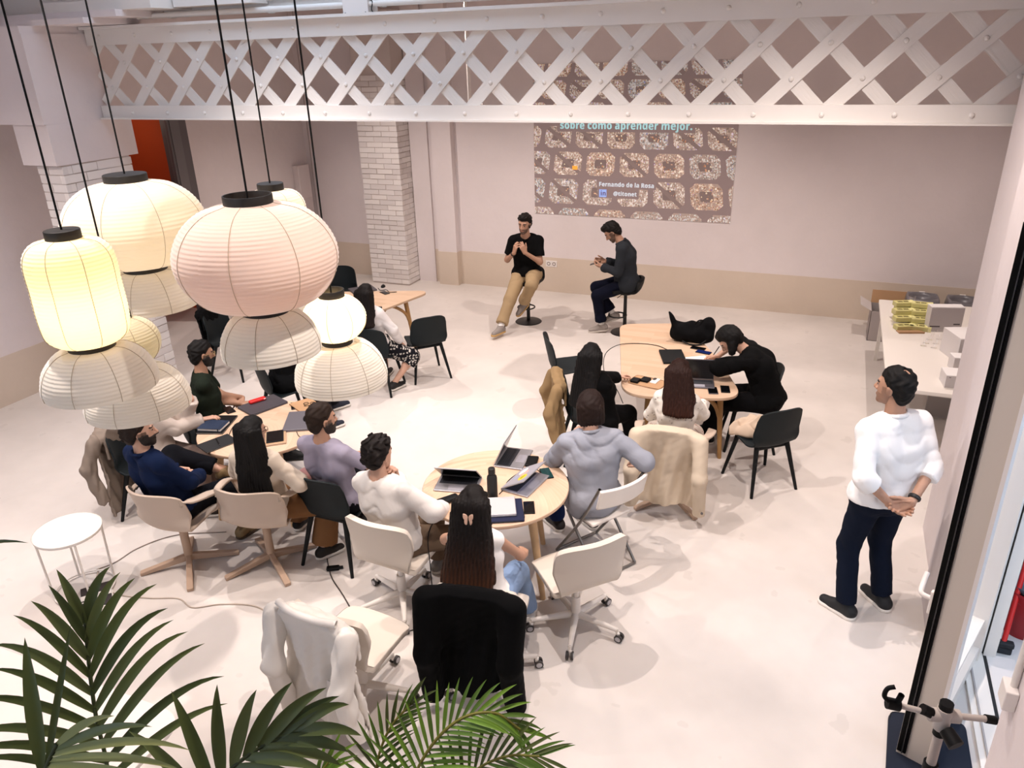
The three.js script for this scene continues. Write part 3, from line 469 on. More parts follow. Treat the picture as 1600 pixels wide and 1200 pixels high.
const smin = (a, b, k) => { const h = Math.max(k - Math.abs(a - b), 0) / k; return Math.min(a, b) - h * h * k * 0.25; };
const cap = (a, b, ra, rb = ra, cut) => { const bx = b.x - a.x, by = b.y - a.y, bz = b.z - a.z; return { ax: a.x, ay: a.y, az: a.z, bx, by, bz, l2: bx * bx + by * by + bz * bz + 1e-9, ra, dr: rb - ra, cut }; };
function dcap(p, x, y, z) {
  const px = x - p.ax, py = y - p.ay, pz = z - p.az, h = clamp((px * p.bx + py * p.by + pz * p.bz) / p.l2, 0, 1), ux = px - p.bx * h, uy = py - p.by * h, uz = pz - p.bz * h;
  let d = Math.sqrt(ux * ux + uy * uy + uz * uz) - p.ra - p.dr * h;
  if (p.cut) d = Math.max(d, (x - p.cut.p.x) * p.cut.n.x + (y - p.cut.p.y) * p.cut.n.y + (z - p.cut.p.z) * p.cut.n.z);
  return d;
}
const field = (prims, k) => (x, y, z) => { let d = 9; for (const p of prims) d = smin(d, dcap(p, x, y, z), k); return d; };
function bounds(prims, m) { const lo = [1e9, 1e9, 1e9], hi = [-1e9, -1e9, -1e9]; for (const p of prims) for (const [q, r] of [[[p.ax, p.ay, p.az], p.ra], [[p.ax + p.bx, p.ay + p.by, p.az + p.bz], p.ra + p.dr]]) for (let k = 0; k < 3; k++) { lo[k] = Math.min(lo[k], q[k] - r - m); hi[k] = Math.max(hi[k], q[k] + r + m); } return [lo, hi]; }
const ell = (x, y, z, cx, cy, cz, rx, ry, rz) => { const a = (x - cx) / rx, b = (y - cy) / ry, c = (z - cz) / rz, k0 = Math.sqrt(a * a + b * b + c * c), k1 = Math.sqrt(a * a / rx / rx + b * b / ry / ry + c * c / rz / rz) + 1e-9; return k0 * (k0 - 1) / k1; };
function ik(a, t, l1, l2, pole) {   // middle joint of a two-bone limb bending towards pole
  const d = t.clone().sub(a); let L = d.length(); if (L > (l1 + l2) * 0.998) { L = (l1 + l2) * 0.998; d.setLength(L); t.copy(a).add(d); }
  d.normalize(); const q = (l1 * l1 - l2 * l2 + L * L) / (2 * L), h = Math.sqrt(Math.max(0, l1 * l1 - q * q)), p = pole.clone().addScaledVector(d, -pole.dot(d)).normalize();
  return a.clone().addScaledVector(d, q).addScaledVector(p, h);
}
const SKIN = { light: [0.56, 0.33, 0.235], tan: [0.45, 0.25, 0.165], olive: [0.38, 0.21, 0.135], dark: [0.3, 0.165, 0.105] };
const lin = (hex) => { const c = new THREE.Color(hex); return [c.r, c.g, c.b]; };
const clothMat = (hex, r = 0.92, more = {}) => mat(hex, r, { specularIntensity: 0.25, ...more });
const dirY = (deg) => V(Math.sin(deg * RAD), 0, Math.cos(deg * RAD));
const eyeW = mat(0x8d7f76, 0.5), eyeD = mat(0x1a0e08, 0.2);
function handPrims(w, d, n, side, o = {}) {   // w wrist, d finger direction, n palm normal
  d = d.clone().normalize(); n = n.clone().addScaledVector(d, -n.dot(d)).normalize();
  const t = side > 0 ? n.clone().cross(d) : d.clone().cross(n), S = o.s || 1, P = [], curl = o.curl ?? 0.45, at = (a, b, c) => w.clone().addScaledVector(d, a * S).addScaledVector(t, b * S).addScaledVector(n, c * S);
  const kn = [0.028, 0.0095, -0.0095, -0.027], kl = [0.092, 0.096, 0.09, 0.08], fl = [0.071, 0.079, 0.073, 0.058];
  for (let f = 0; f < 4; f++) {
    P.push(cap(at(0.0, kn[f] * 0.6, 0), at(kl[f], kn[f], -0.002), 0.0155 * S, 0.0115 * S));
    let p = at(kl[f], kn[f], -0.002), dir = d.clone().addScaledVector(t, (o.spread ?? 0.1) * (1.5 - f) * 0.6).normalize(), len = fl[f] * S, r = (f === 3 ? 0.0078 : 0.0088) * S;
    [[0.45, 0.75], [0.31, 1.05], [0.24, 0.7]].forEach(([q, b]) => { dir.applyAxisAngle(dir.clone().cross(n).normalize(), curl * b * (1 + 0.12 * f)); const e = p.clone().addScaledVector(dir, len * q); P.push(cap(p, e, r, r * 0.92)); p = e; r *= 0.93; });
  }
  const th = o.thumb ?? 0.55; let p = at(0.022, 0.022, 0.006), dir = d.clone().multiplyScalar(0.72).addScaledVector(t, th).addScaledVector(n, 0.35).normalize(), e = p.clone().addScaledVector(dir, 0.042 * S); P.push(cap(p, e, 0.0145 * S, 0.0105 * S)); p = e; dir.addScaledVector(d, 0.5).addScaledVector(n, 0.12).normalize(); e = p.clone().addScaledVector(dir, 0.032 * S); P.push(cap(p, e, 0.0098 * S, 0.009 * S)); P.push(cap(e, e.clone().addScaledVector(dir, 0.024 * S), 0.009 * S, 0.0078 * S));
  return P;
}
function person(o) {
  const S = (o.h || 1.72) / 1.75, fem = o.fem, root = thing('person', o.label, 'person', [o.hip[0], 0, o.hip[2]]), O = V(o.hip[0], 0, o.hip[2]);
  const L3 = (p) => V(...p).sub(O), UP = V(0, 1, 0), hip = L3(o.hip), tY = o.yaw, pY = o.pyaw ?? tY, f = dirY(tY), lf = V(f.z, 0, -f.x), pf = dirY(pY), pl = V(pf.z, 0, -pf.x);
  const ln = (o.lean || 0) * RAD, sd = (o.side || 0) * RAD, dir = (a, b) => UP.clone().multiplyScalar(Math.cos(a)).addScaledVector(f, Math.sin(a)).addScaledVector(lf, Math.sin(b)).normalize();
  const u1 = dir(ln * 0.6, sd * 0.6), u2 = dir(ln * 1.25 + (o.slump || 0.06), sd * 1.2), waist = hip.clone().addScaledVector(u1, 0.17 * S), chest = waist.clone().addScaledVector(dir(ln, sd), 0.17 * S), neck = chest.clone().addScaledVector(u2, 0.185 * S);
  const cf = f.clone().addScaledVector(u2, -f.dot(u2)).normalize(), cl = lf.clone().addScaledVector(u2, -lf.dot(u2)).normalize();
  const sw = (fem ? 0.145 : 0.172) * S, fat = o.fat || 1, sh = [1, -1].map((s) => neck.clone().addScaledVector(u2, -0.055 * S).addScaledVector(cl, s * sw).addScaledVector(cf, o.hunch || 0.0));
  const hY = o.head?.yaw ?? tY, hp = (o.head?.pitch || 0) * RAD, hr = (o.head?.roll || 0) * RAD, hl = V(dirY(hY).z, 0, -dirY(hY).x), hf = dirY(hY).multiplyScalar(Math.cos(hp)).addScaledVector(UP, -Math.sin(hp)).normalize(), hu0 = hf.clone().cross(hl).normalize();
  const hu = hu0.clone().applyAxisAngle(hf, hr), hL = hl.clone().applyAxisAngle(hf, hr), nd = u2.clone().multiplyScalar(0.55).addScaledVector(hu, 0.6).addScaledVector(hf, 0.1).normalize(), HC0 = neck.clone().addScaledVector(nd, 0.185 * S).addScaledVector(hf, 0.02);
  const hipJ = [1, -1].map((s) => hip.clone().addScaledVector(pl, s * 0.088 * S));
  // limbs
  const arms = [0, 1].map((i) => { const A = o.arms[i], w = L3(A.hand), e = ik(sh[i], w, 0.285 * S, 0.255 * S, A.elbow ? V(...A.elbow) : cl.clone().multiplyScalar(i ? -1 : 1).addScaledVector(UP, -0.8).addScaledVector(cf, -0.5)); return { s: sh[i], e, w, A }; });
  const legs = [0, 1].map((i) => { const A = o.legs[i], w = L3(A.foot), k = ik(hipJ[i], w, 0.43 * S, 0.42 * S, A.knee ? V(...A.knee) : pf.clone().addScaledVector(UP, 0.6)); return { s: hipJ[i], k, w, A }; });
  // body: torso + neck + limbs
  const T = [], side = (p, s, k) => p.clone().addScaledVector(cl, s * k * S), tw = fem ? 0.88 : 1;
  const torso = (e, ep = e) => {
    const P = [cap(hipJ[0], hipJ[1], 0.1 * S * fat + ep, 0.1 * S * fat + ep), cap(hip.clone().addScaledVector(pf, -0.02), hip.clone().addScaledVector(u1, 0.05).addScaledVector(pf, 0.02), 0.115 * S * fat + ep)];
    for (const s of [1, -1]) P.push(cap(hip.clone().addScaledVector(pl, s * 0.055 * S), side(waist, s, 0.05 * tw), 0.1 * S * fat + ep, 0.093 * S * tw * fat + e), cap(side(waist, s, 0.05 * tw), side(chest, s, 0.078 * tw), 0.095 * S * tw * fat + e, 0.1 * S * tw + e), cap(side(chest, s, 0.078 * tw), side(neck, s, 0.07).addScaledVector(u2, -0.07 * S), 0.1 * S * tw + e, 0.075 * S + e), cap(side(neck, s, 0.03).addScaledVector(u2, -0.015), sh[s > 0 ? 0 : 1], 0.047 * S + e * 0.8, 0.047 * S * tw + e * 0.8));
    if (fem) for (const s of [1, -1]) { const b = side(chest, s, 0.07).addScaledVector(cf, 0.075).addScaledVector(u2, -0.01); P.push(cap(b, b.clone().addScaledVector(u2, -0.01), 0.055 + e)); }
    return P;
  };
  T.push(...torso(-0.008), cap(neck.clone().addScaledVector(u2, -0.03), HC0.clone().addScaledVector(hu, -0.05).addScaledVector(hf, -0.02), 0.06 * S * tw, 0.052 * S * tw));
  for (const a of arms) T.push(cap(a.s, a.e, 0.045 * S * tw, 0.036 * S * tw), cap(a.e, a.w, 0.037 * S * tw, 0.0255 * S * tw));
  for (const l of legs) { const m = l.k.clone().lerp(l.w, 0.3).addScaledVector(l.k.clone().sub(l.s).normalize(), -0.012); T.push(cap(l.s, l.k, 0.074 * S * fat, 0.053 * S), cap(l.k, l.w, 0.052 * S, 0.036 * S), cap(l.k.clone().lerp(l.w, 0.12), m, 0.05 * S, 0.052 * S)); }
  const skin = SKIN[o.skin || 'light'], plain = () => skin, bf = field(T, 0.035), [lo, hi] = bounds(T, 0.03), geos = [net(bf, lo, hi, 0.0135, plain)];
  // head
  const hs = S * (fem ? 0.965 : 1), loc = (x, y, z) => { const a = x - HC0.x, b = y - HC0.y, c = z - HC0.z; return [(a * hL.x + b * hL.y + c * hL.z) / hs, (a * hu.x + b * hu.y + c * hu.z) / hs, (a * hf.x + b * hf.y + c * hf.z) / hs]; };
  const noseP = cap(V(0, 0.012, 0.086), V(0, -0.03, 0.108), 0.008, 0.0125), nostril = cap(V(-0.012, -0.035, 0.094), V(0.012, -0.035, 0.094), 0.009), brow = cap(V(-0.036, 0.026, 0.076), V(0.036, 0.026, 0.076), 0.011), lip = cap(V(-0.018, -0.064, 0.082), V(0.018, -0.064, 0.082), 0.0085), chin = cap(V(-0.012, -0.1, 0.066), V(0.012, -0.1, 0.066), 0.018);
  const headF = (x, y, z) => { let d = ell(x, y, z, 0, 0.035, -0.012, 0.075, 0.087, 0.095); d = smin(d, ell(x, y, z, 0, -0.025, 0.028, 0.062, 0.085, 0.06), 0.03); d = smin(d, ell(x, y, z, 0, -0.075, 0.03, 0.048, 0.036, 0.05), 0.03); d = smin(d, dcap(chin, x, y, z), 0.02); d = smin(d, dcap(brow, x, y, z), 0.02); const e = Math.hypot(Math.abs(x) - 0.031, y - 0.004, z - 0.097) - 0.014; d = -smin(-d, e, 0.016); d = smin(d, dcap(noseP, x, y, z), 0.012); d = smin(d, dcap(nostril, x, y, z), 0.008); d = smin(d, dcap(lip, x, y, z), 0.009); d = smin(d, ell(Math.abs(x), y, z, 0.078, -0.004, -0.012, 0.009, 0.031, 0.019), 0.01); return d; };
  const hairC = lin(o.hairColor || 0x140d09), beardA = o.beard || 0;
  const headCol = (X, Y, Z) => { const [x, y, z] = loc(X, Y, Z), m = (c, k) => skin.map((v, i) => lerp(v, c[i], k)); if (z > 0.06 && Math.abs(y + 0.064) < 0.0085 && Math.abs(x) < 0.024) return m([0.34, 0.12, 0.09], 0.6); if (z > 0.055 && Math.abs(y - 0.03 + Math.abs(Math.abs(x) - 0.03) * 0.2) < 0.006 && Math.abs(Math.abs(x) - 0.033) < 0.02) return hairC; if (beardA && y < -0.04 + (z < 0.04 ? 0.05 : 0.0) && z > -0.02 && Math.hypot(x, (y + 0.064) * 1.6) > 0.02) return m(hairC, beardA); return skin; };
  const hr0 = 0.16 * S, hlo = [HC0.x - hr0, HC0.y - hr0, HC0.z - hr0], hhi = [HC0.x + hr0, HC0.y + hr0, HC0.z + hr0];
  geos.push(net((x, y, z) => headF(...loc(x, y, z)) * hs, hlo, hhi, 0.0052, headCol));
  // hands
  arms.forEach((a, i) => {
    const H = a.A, d = H.dir ? V(...H.dir) : a.w.clone().sub(a.e), n = H.palm ? V(...H.palm) : V(0, -1, 0.01).addScaledVector(cl, i ? 0.5 : -0.5), P = handPrims(a.w, d, n, i ? -1 : 1, { s: (fem ? 0.92 : 1) * S, ...H.hold });
    P.push(cap(a.w.clone().lerp(a.e, 0.15), a.w, 0.027 * S * tw, 0.021 * S)); const [l, h] = bounds(P, 0.01); geos.push(net(field(P, 0.009), l, h, 0.004, plain));
  });
  if (o.barefoot) legs.forEach((l) => { const d = l.A.toe ? V(...l.A.toe).normalize() : pf, P = [cap(l.w.clone().addScaledVector(UP, -0.04), l.w.clone().addScaledVector(d, 0.14).addScaledVector(UP, -0.055), 0.034, 0.022)], [a, b] = bounds(P, 0.01); geos.push(net(field(P, 0.01), a, b, 0.008, plain)); });
  part('body', mergeGeometries(geos), mat(0xffffff, 0.55, { vertexColors: true }), root);
  for (const s of [1, -1]) { const c = HC0.clone().addScaledVector(hL, s * 0.031 * hs).addScaledVector(hu, 0.004 * hs).addScaledVector(hf, 0.0745 * hs); const eg = new THREE.SphereGeometry(0.0105 * hs, 14, 10); const e = part('eye', eg.translate(c.x, c.y, c.z), eyeW, root), q = c.clone().addScaledVector(hf, 0.0068 * hs).addScaledVector(hu, -0.0008); part('iris', new THREE.SphereGeometry(0.0066 * hs, 10, 8).translate(q.x, q.y, q.z), eyeD, e); }
  // clothes
  const ridge = (u) => { const r = 1 - Math.abs(Math.sin(u)); return r * r * r; };
  const fold = (amp, sc, ph) => (x, y, z) => amp * (Math.sin(x * 31 * sc + Math.sin(y * 23 * sc + ph) * 1.7 + z * 17 * sc) * 0.45 + 1.3 * ridge(y * 26 * sc + x * 9 + Math.sin(x * 21 + z * 13 + ph) * 1.3 + Math.sin(z * 27 + ph) * 0.9) * (0.55 + 0.45 * Math.sin(x * 17 + z * 23 + ph * 2)) + 0.9 * ridge(x * 19 + z * 21 + y * 11 + Math.sin(y * 19 + ph) * 1.2) * (0.5 + 0.5 * Math.sin(y * 15 + x * 8 + ph)));
  if (o.top) {
    const C = o.top, e = C.loose ?? 0.014, P = torso(e, e + (C.hem > 0.03 ? 0.014 : 0.004)), A0 = P.length, lenU = C.sleeve === 'none' ? 0 : C.sleeve === 'short' ? 0.72 : 1;
    arms.forEach((a, i) => {
      if (!lenU) return; const end = a.s.clone().lerp(a.e, lenU), ud = a.e.clone().sub(a.s).normalize(), fd = a.w.clone().sub(a.e).normalize(), q = C.wide || 0;
      P.push(cap(a.s, lenU < 1 ? end.clone().addScaledVector(ud, 0.05) : a.e, 0.045 * S * tw + e * 0.8, 0.037 * S * tw + e * 0.8 + 0.002 + q * 0.7, lenU < 1 ? { p: end, n: ud } : null));
      if (lenU === 1) { const t = C.sleeve === 'rolled' ? 0.3 : C.sleeve === 'elbow' ? 0.12 : 0.94, p = a.e.clone().lerp(a.w, t), r1 = lerp(0.037, 0.026, t) * S * tw; P.push(cap(a.e, p.clone().addScaledVector(fd, 0.03), 0.037 * S * tw + e * 0.8 + q * 0.6, r1 + e * 0.7 + q * 0.4, { p, n: fd })); if (C.cuff) P.push(cap(p.clone().addScaledVector(fd, -0.035), p.clone().addScaledVector(fd, 0.03), r1 + e + 0.009, r1 + e + 0.009, { p: p.clone().addScaledVector(fd, 0.004), n: fd })); }
    });
    const down = C.hem ?? 0.07, hemP = hip.clone().addScaledVector(u1, -down), baseT = field(P.slice(0, A0), 0.03), baseA = P.length > A0 ? field(P.slice(A0), 0.02) : null, W = fold(C.fold ?? 0.004, 1, o.hip[0] * 9), nk = neck.clone().addScaledVector(cf, C.vneck ? 0.04 : 0.022).addScaledVector(u2, 0.042), nr = C.neck ?? 0.072;
    const topC = lin(C.color), shade = C.pattern;
    const F = (x, y, z) => { const w = W(x, y, z); let d = Math.max(baseT(x, y, z) + w, -((x - hemP.x) * u1.x + (y - hemP.y) * u1.y + (z - hemP.z) * u1.z)); if (baseA) d = smin(d, baseA(x, y, z) + w, 0.025); d = Math.max(d, nr - Math.hypot(x - nk.x, y - nk.y, z - nk.z)); if (C.backless) { const b = C.backless, c = neck.clone().addScaledVector(cf, -0.12).addScaledVector(u2, -0.1); d = Math.max(d, b - Math.hypot((x - c.x) * 1.6, y - c.y, (z - c.z) * 1.6)); } return d; };
    const [a, b] = bounds(P, 0.02); part(C.name || 'shirt', net(F, a, b, 0.0105, shade ? (x, y, z) => shade(x, y, z, topC) : null), clothMat(shade ? 0xffffff : C.color, 0.92, shade ? { vertexColors: true } : {}), root);
    if (C.collar) { const pts = []; for (let k = 0; k <= 14; k++) { const q = Math.PI * (0.12 + 1.76 * k / 14); pts.push(neck.clone().addScaledVector(u2, 0.022 + 0.012 * Math.cos(q) * -1).addScaledVector(cf, 0.068 * Math.cos(q) + 0.005).addScaledVector(cl, 0.068 * Math.sin(q))); } const Q = []; for (let k = 0; k < 14; k++) Q.push(cap(pts[k], pts[k + 1], 0.013)); const [c0, c1] = bounds(Q, 0.01); part('collar', net(field(Q, 0.006), c0, c1, 0.007), clothMat(C.color), root); }
  }
  if (o.pants) {
    const C = o.pants, e = C.loose ?? 0.016, P = [cap(hipJ[0], hipJ[1], 0.1 * S * fat + e), cap(hip.clone().addScaledVector(pf, -0.02), hip.clone().addScaledVector(u1, 0.05).addScaledVector(pf, 0.02), 0.113 * S * fat + e)], t = C.len ?? 0.9;
    for (const s of [1, -1]) P.push(cap(hip.clone().addScaledVector(pl, s * 0.055 * S), side(waist, s, 0.05 * tw), 0.1 * S * fat + e, 0.093 * S * tw * fat + e));
    const A0 = P.length; for (const l of legs) { const p = l.k.clone().lerp(l.w, t), d = l.w.clone().sub(l.k).normalize(); P.push(cap(l.s, l.k, 0.084 * S * fat + e, 0.058 * S + e)); if (t > 0.02) P.push(cap(l.k, p.clone().addScaledVector(d, 0.05), 0.056 * S + e, lerp(0.052, 0.037, t) * S + e + (C.flare || 0.008), { p, n: d })); if (C.cuff) P.push(cap(p.clone().addScaledVector(d, -0.03), p.clone().addScaledVector(d, 0.03), lerp(0.052, 0.037, t) * S + e + 0.014, lerp(0.052, 0.037, t) * S + e + 0.014, { p: p.clone().addScaledVector(d, 0.005), n: d })); }
    const top = hip.clone().addScaledVector(u1, 0.045), bT = field(P.slice(0, A0), 0.03), bL = field(P.slice(A0), 0.03), W = fold(0.004, 0.9, 2), F = (x, y, z) => smin(Math.max(bT(x, y, z), (x - top.x) * u1.x + (y - top.y) * u1.y + (z - top.z) * u1.z), bL(x, y, z), 0.03) + W(x, y, z), [a, b] = bounds(P, 0.02);
    const cc = lin(C.color); part(C.name || 'trousers', net(F, a, b, 0.0115, C.pattern ? (x, y, z) => C.pattern(x, y, z, cc) : null), clothMat(C.pattern ? 0xffffff : C.color, 0.9, C.pattern ? { vertexColors: true } : {}), root);
    if (C.belt) { const q = []; for (let k = 0; k <= 20; k++) { const a2 = k / 20 * 2 * Math.PI; q.push(top.clone().addScaledVector(cf, Math.cos(a2) * (0.112 * S * fat + e)).addScaledVector(cl, Math.sin(a2) * (0.152 * S * fat + e)).toArray()); } part('belt', tube(q, 0.012, 60, 6, true), mat(0x17110d, 0.5), root); }
  }
  if (o.shoes) legs.forEach((l) => {
    const C = o.shoes, d = (l.A.toe ? V(...l.A.toe) : pf.clone()).normalize(), up = UP.clone().addScaledVector(d, -UP.dot(d)).normalize(), heel = l.w.clone().addScaledVector(d, -0.035 * S).addScaledVector(up, -0.035 * S), toe = l.w.clone().addScaledVector(d, 0.15 * S).addScaledVector(up, -0.05 * S), b0 = l.w.clone().addScaledVector(up, -0.082 * S);
    const P = [cap(heel, toe, 0.043 * S, 0.033 * S), cap(l.w, heel, 0.044 * S, 0.044 * S), cap(l.w.clone().addScaledVector(up, -0.01), toe.clone().lerp(heel, 0.35), 0.042 * S, 0.036 * S)], base = field(P, 0.02), hgt = (x, y, z) => (x - b0.x) * up.x + (y - b0.y) * up.y + (z - b0.z) * up.z, [a, b] = bounds(P, 0.02);
    const topP = l.w.clone().addScaledVector(up, 0.03 * S); const sp = part('shoe', net((x, y, z) => Math.max(base(x, y, z), 0.018 - hgt(x, y, z), (x - topP.x) * up.x + (y - topP.y) * up.y + (z - topP.z) * up.z), a, b, 0.0075), mat(C.color, 0.7), root);
    const lvl = (p) => p.clone().addScaledVector(up, 0.012 - hgt(p.x, p.y, p.z)), SB = field([cap(lvl(heel), lvl(toe), 0.046 * S, 0.04 * S)], 0.01);
    part('sole', net((x, y, z) => Math.max(SB(x, y, z) - 0.001, -hgt(x, y, z), hgt(x, y, z) - 0.026), a.map((v) => v - 0.01), b.map((v) => v + 0.01), 0.0065), mat(C.sole || 0xd8d2ca, 0.7), sp);
    if (C.lace) { const g = [0.35, 0.5, 0.65].map((q) => { const c = l.w.clone().addScaledVector(d, 0.03 + q * 0.09).addScaledVector(up, 0.018 - q * 0.05), s2 = d.clone().cross(up); return tube([c.clone().addScaledVector(s2, -0.025).addScaledVector(up, -0.008).toArray(), c.clone().addScaledVector(up, 0.004).toArray(), c.clone().addScaledVector(s2, 0.025).addScaledVector(up, -0.008).toArray()], 0.005, 8, 6); }); part('lace', mg(g), mat(C.lace, 0.8), sp); }
    if (C.sock) part('sock', bar(l.w.toArray(), l.w.clone().lerp(l.k, 0.2).toArray(), 0.042 * S, 0.044 * S, 18), clothMat(C.sock), root);
  });
  // hair
  const hc2 = lin(o.hairColor2 || o.hairColor || 0x140d09), H = o.hair || 'short';
  if (H !== 'none') {
    const curl = o.curl ?? 0.004, hz = 1 / 0.011, nz = (x, y, z) => curl * (Math.sin(x * hz + 2 * Math.sin(y * hz * 0.7)) * Math.sin(y * hz * 0.9 + z * hz * 0.6) + 0.6 * Math.sin(z * hz * 1.3 + x * hz * 0.5));
    const vol = o.hairVol ?? 0.008, line = (z, ax) => z > 0.045 ? 0.062 : z > 0.005 ? lerp(0.012, 0.062, (z - 0.005) / 0.04) : z > -0.03 ? lerp(-0.03, 0.012, (z + 0.03) / 0.035) : lerp(-0.1, -0.03, clamp((z + 0.07) / 0.04, 0, 1));
    const strands = [];
    if (H === 'long') for (const [px, py, pz, tx, ty, tz, r0, r1] of o.locks) { const at = (x, y, z) => HC0.clone().addScaledVector(hL, x).addScaledVector(hu, y).addScaledVector(hf, z); const bk = (x, y, z) => HC0.clone().addScaledVector(cl, x).addScaledVector(UP, y).addScaledVector(cf, z); strands.push(cap(at(px, py, pz), bk(tx, ty, tz), r0, r1)); }
    const stripe = (x, y, z) => { const a = (x - HC0.x) * hL.x + (z - HC0.z) * hL.z, b = (x - HC0.x) * hf.x + (z - HC0.z) * hf.z; return 0.0028 * Math.sin(a * 310 + 3 * Math.sin(y * 14)) + 0.002 * Math.sin(b * 350 + a * 200 + 2 * Math.sin(y * 19)); };
    const bald = o.bald, F = (X, Y, Z) => { const [x, y, z] = loc(X, Y, Z); const ln0 = line(z, Math.abs(x)), tp = clamp((y - ln0) / 0.055, 0.1, 1); let d = smin(ell(x, y, z, 0, 0.04, -0.014, 0.078, 0.09, 0.1), ell(x, y, z, 0, -0.025, -0.042, 0.066, 0.08, 0.064), 0.03) - vol * tp; if (o.quiff) d = smin(d, ell(x, y, z, 0.0, 0.105, 0.045, 0.055, 0.028, 0.042), 0.03); d += nz(X, Y, Z) * tp; d = Math.max(d, (ln0 - y) * 0.8); if (bald) d = Math.max(d, 0.026 - Math.hypot(x - bald[0], y - bald[1], z - bald[2])); d *= hs; if (strands.length) { let q = 9; for (const p of strands) q = smin(q, dcap(p, X, Y, Z), 0.03); q += stripe(X, Y, Z); d = smin(d, q, 0.02); } return d; };
    let a = hlo.slice(), b = hhi.slice(); if (strands.length) { const [c, e] = bounds(strands, 0.02); for (let k = 0; k < 3; k++) { a[k] = Math.min(a[k], c[k]); b[k] = Math.max(b[k], e[k]); } }
    const tipY = a[1], hcol = (x, y, z) => { const t = clamp((HC0.y - 0.08 - y) / Math.max(0.05, HC0.y - 0.08 - tipY), 0, 1), s = 0.5 + 0.5 * Math.sin(((x - HC0.x) * hL.x + (z - HC0.z) * hL.z) * 260 + Math.sin(y * 17) * 2), k = Math.pow(t, 1.5) * (0.35 + 0.65 * s); return hairC.map((v, i) => lerp(v, hc2[i], k)); };
    part('hair', net(F, a, b, 0.0066, o.hairColor2 ? hcol : null), mat(o.hairColor2 ? 0xffffff : (o.hairColor || 0x140d09), 0.72, { specularIntensity: 0.5, ...(o.hairColor2 ? { vertexColors: true } : {}) }), root);
  }
  if (o.beardShell) part('beard', net((X, Y, Z) => { const [x, y, z] = loc(X, Y, Z); return Math.max(headF(x, y, z) - 0.006 - 0.002 * Math.sin(X * 400) * Math.sin(Y * 390), y + (z > 0.05 ? 0.04 : 0.015), -0.02 - z, 0.017 - Math.hypot(x, (y + 0.064) * 1.8, z - 0.095)) * hs; }, hlo, hhi, 0.0055), mat(o.hairColor || 0x140d09, 0.7), root);
  if (o.glasses) { const at = (x, y, z) => HC0.clone().addScaledVector(hL, x * hs).addScaledVector(hu, y * hs).addScaledVector(hf, z * hs).toArray(), G = []; for (const s of [1, -1]) { const ring = []; for (let k = 0; k < 14; k++) { const q = k / 14 * 2 * Math.PI; ring.push(at(s * 0.034 + 0.024 * Math.cos(q), 0.002 + 0.019 * Math.sin(q), 0.103 - 0.006 * Math.abs(Math.cos(q)))); } G.push(tube(ring, 0.0018, 30, 6, true), tube([at(s * 0.058, 0.008, 0.098), at(s * 0.08, 0.01, 0.03), at(s * 0.085, 0.002, -0.02)], 0.0018, 12, 6)); } G.push(tube([at(-0.01, 0.006, 0.104), at(0, 0.01, 0.106), at(0.01, 0.006, 0.104)], 0.0018, 8, 6)); part('glasses', mg(G), mat(o.glasses, 0.3, { metalness: 0.5 }), root); }
  arms.forEach((a) => { if (a.A.band) { const d = a.w.clone().sub(a.e).normalize(), c = a.w.clone().addScaledVector(d, -0.035), g = new THREE.TorusGeometry(0.031 * S * tw, 0.006, 8, 28); g.scale(1, 1, 2.2).applyQuaternion(new THREE.Quaternion().setFromUnitVectors(V(0, 0, 1), d)).translate(c.x, c.y, c.z); part('wristband', g, mat(a.A.band, 0.5), root); } });
  return { root, HC0: HC0.clone().add(O), hL, hu, hf, hs, arms };
}

// ---------- the cast ----------
const locks = (len, back, w = 1, k = 1) => { const L = []; for (const x of [-0.062, -0.032, 0, 0.032, 0.062]) L.push([x, 0.02, -0.07, x * 1.25 * w, -len * (1 - Math.abs(x) * 0.8), -back, 0.042 * k, 0.027 * k]); for (const s of [-1, 1]) L.push([s * 0.07, 0.03, -0.01, s * 0.088 * w, -len * 0.62, -back * 0.75, 0.026, 0.02]); return L; };
const J = { white: 0xe9e4de, jeans: 0x101a33, black: 0x08080a };
const speckle = (hex, sc, th) => { const b = lin(hex); return (x, y, z, c) => (Math.sin(x * sc + 2 * Math.sin(y * sc * 0.8)) * Math.sin(y * sc * 1.1 + z * sc * 0.9 + 1) > th ? b : c); };
const P1 = person({ label: 'bearded speaker in black T-shirt and khaki trousers, hands on chest', hip: [-3.85, 0.715, -9.72], yaw: 14, lean: 4, h: 1.8, skin: 'tan', head: { yaw: 0, pitch: 8, roll: -4 }, beard: 0.75, hairColor: 0x120b08, hair: 'short', hairVol: 0.014, curl: 0.007, quiff: true,
  arms: [{ hand: [-3.78, 1.07, -9.5], dir: [-0.35, 0.85, 0.2], palm: [-0.5, -0.1, -0.8], elbow: [0.35, -1, 0.0], hold: { curl: 0.5 } }, { hand: [-3.94, 1.06, -9.49], dir: [0.3, 0.9, 0.15], palm: [0.5, -0.1, -0.8], elbow: [-0.35, -1, 0.0], hold: { curl: 0.5 }, band: 0x1a100c }],
  legs: [{ foot: [-3.83, 0.35, -9.5], knee: [0.5, 0.5, 0.8], toe: [-0.25, -0.45, 0.75] }, { foot: [-3.99, 0.085, -9.0], knee: [0, 0.6, 0.6], toe: [-0.25, 0, 1] }],
  top: { color: 0x0b0b0c, sleeve: 'short', loose: 0.026, wide: 0.014, hem: 0.0, fold: 0.005 }, pants: { color: 0xa8906f, loose: 0.026, cuff: true, len: 0.86 }, shoes: { color: 0x8d8580, sole: 0xc09a62, lace: 0x2a2220, sock: 0xe8e4e0 } });
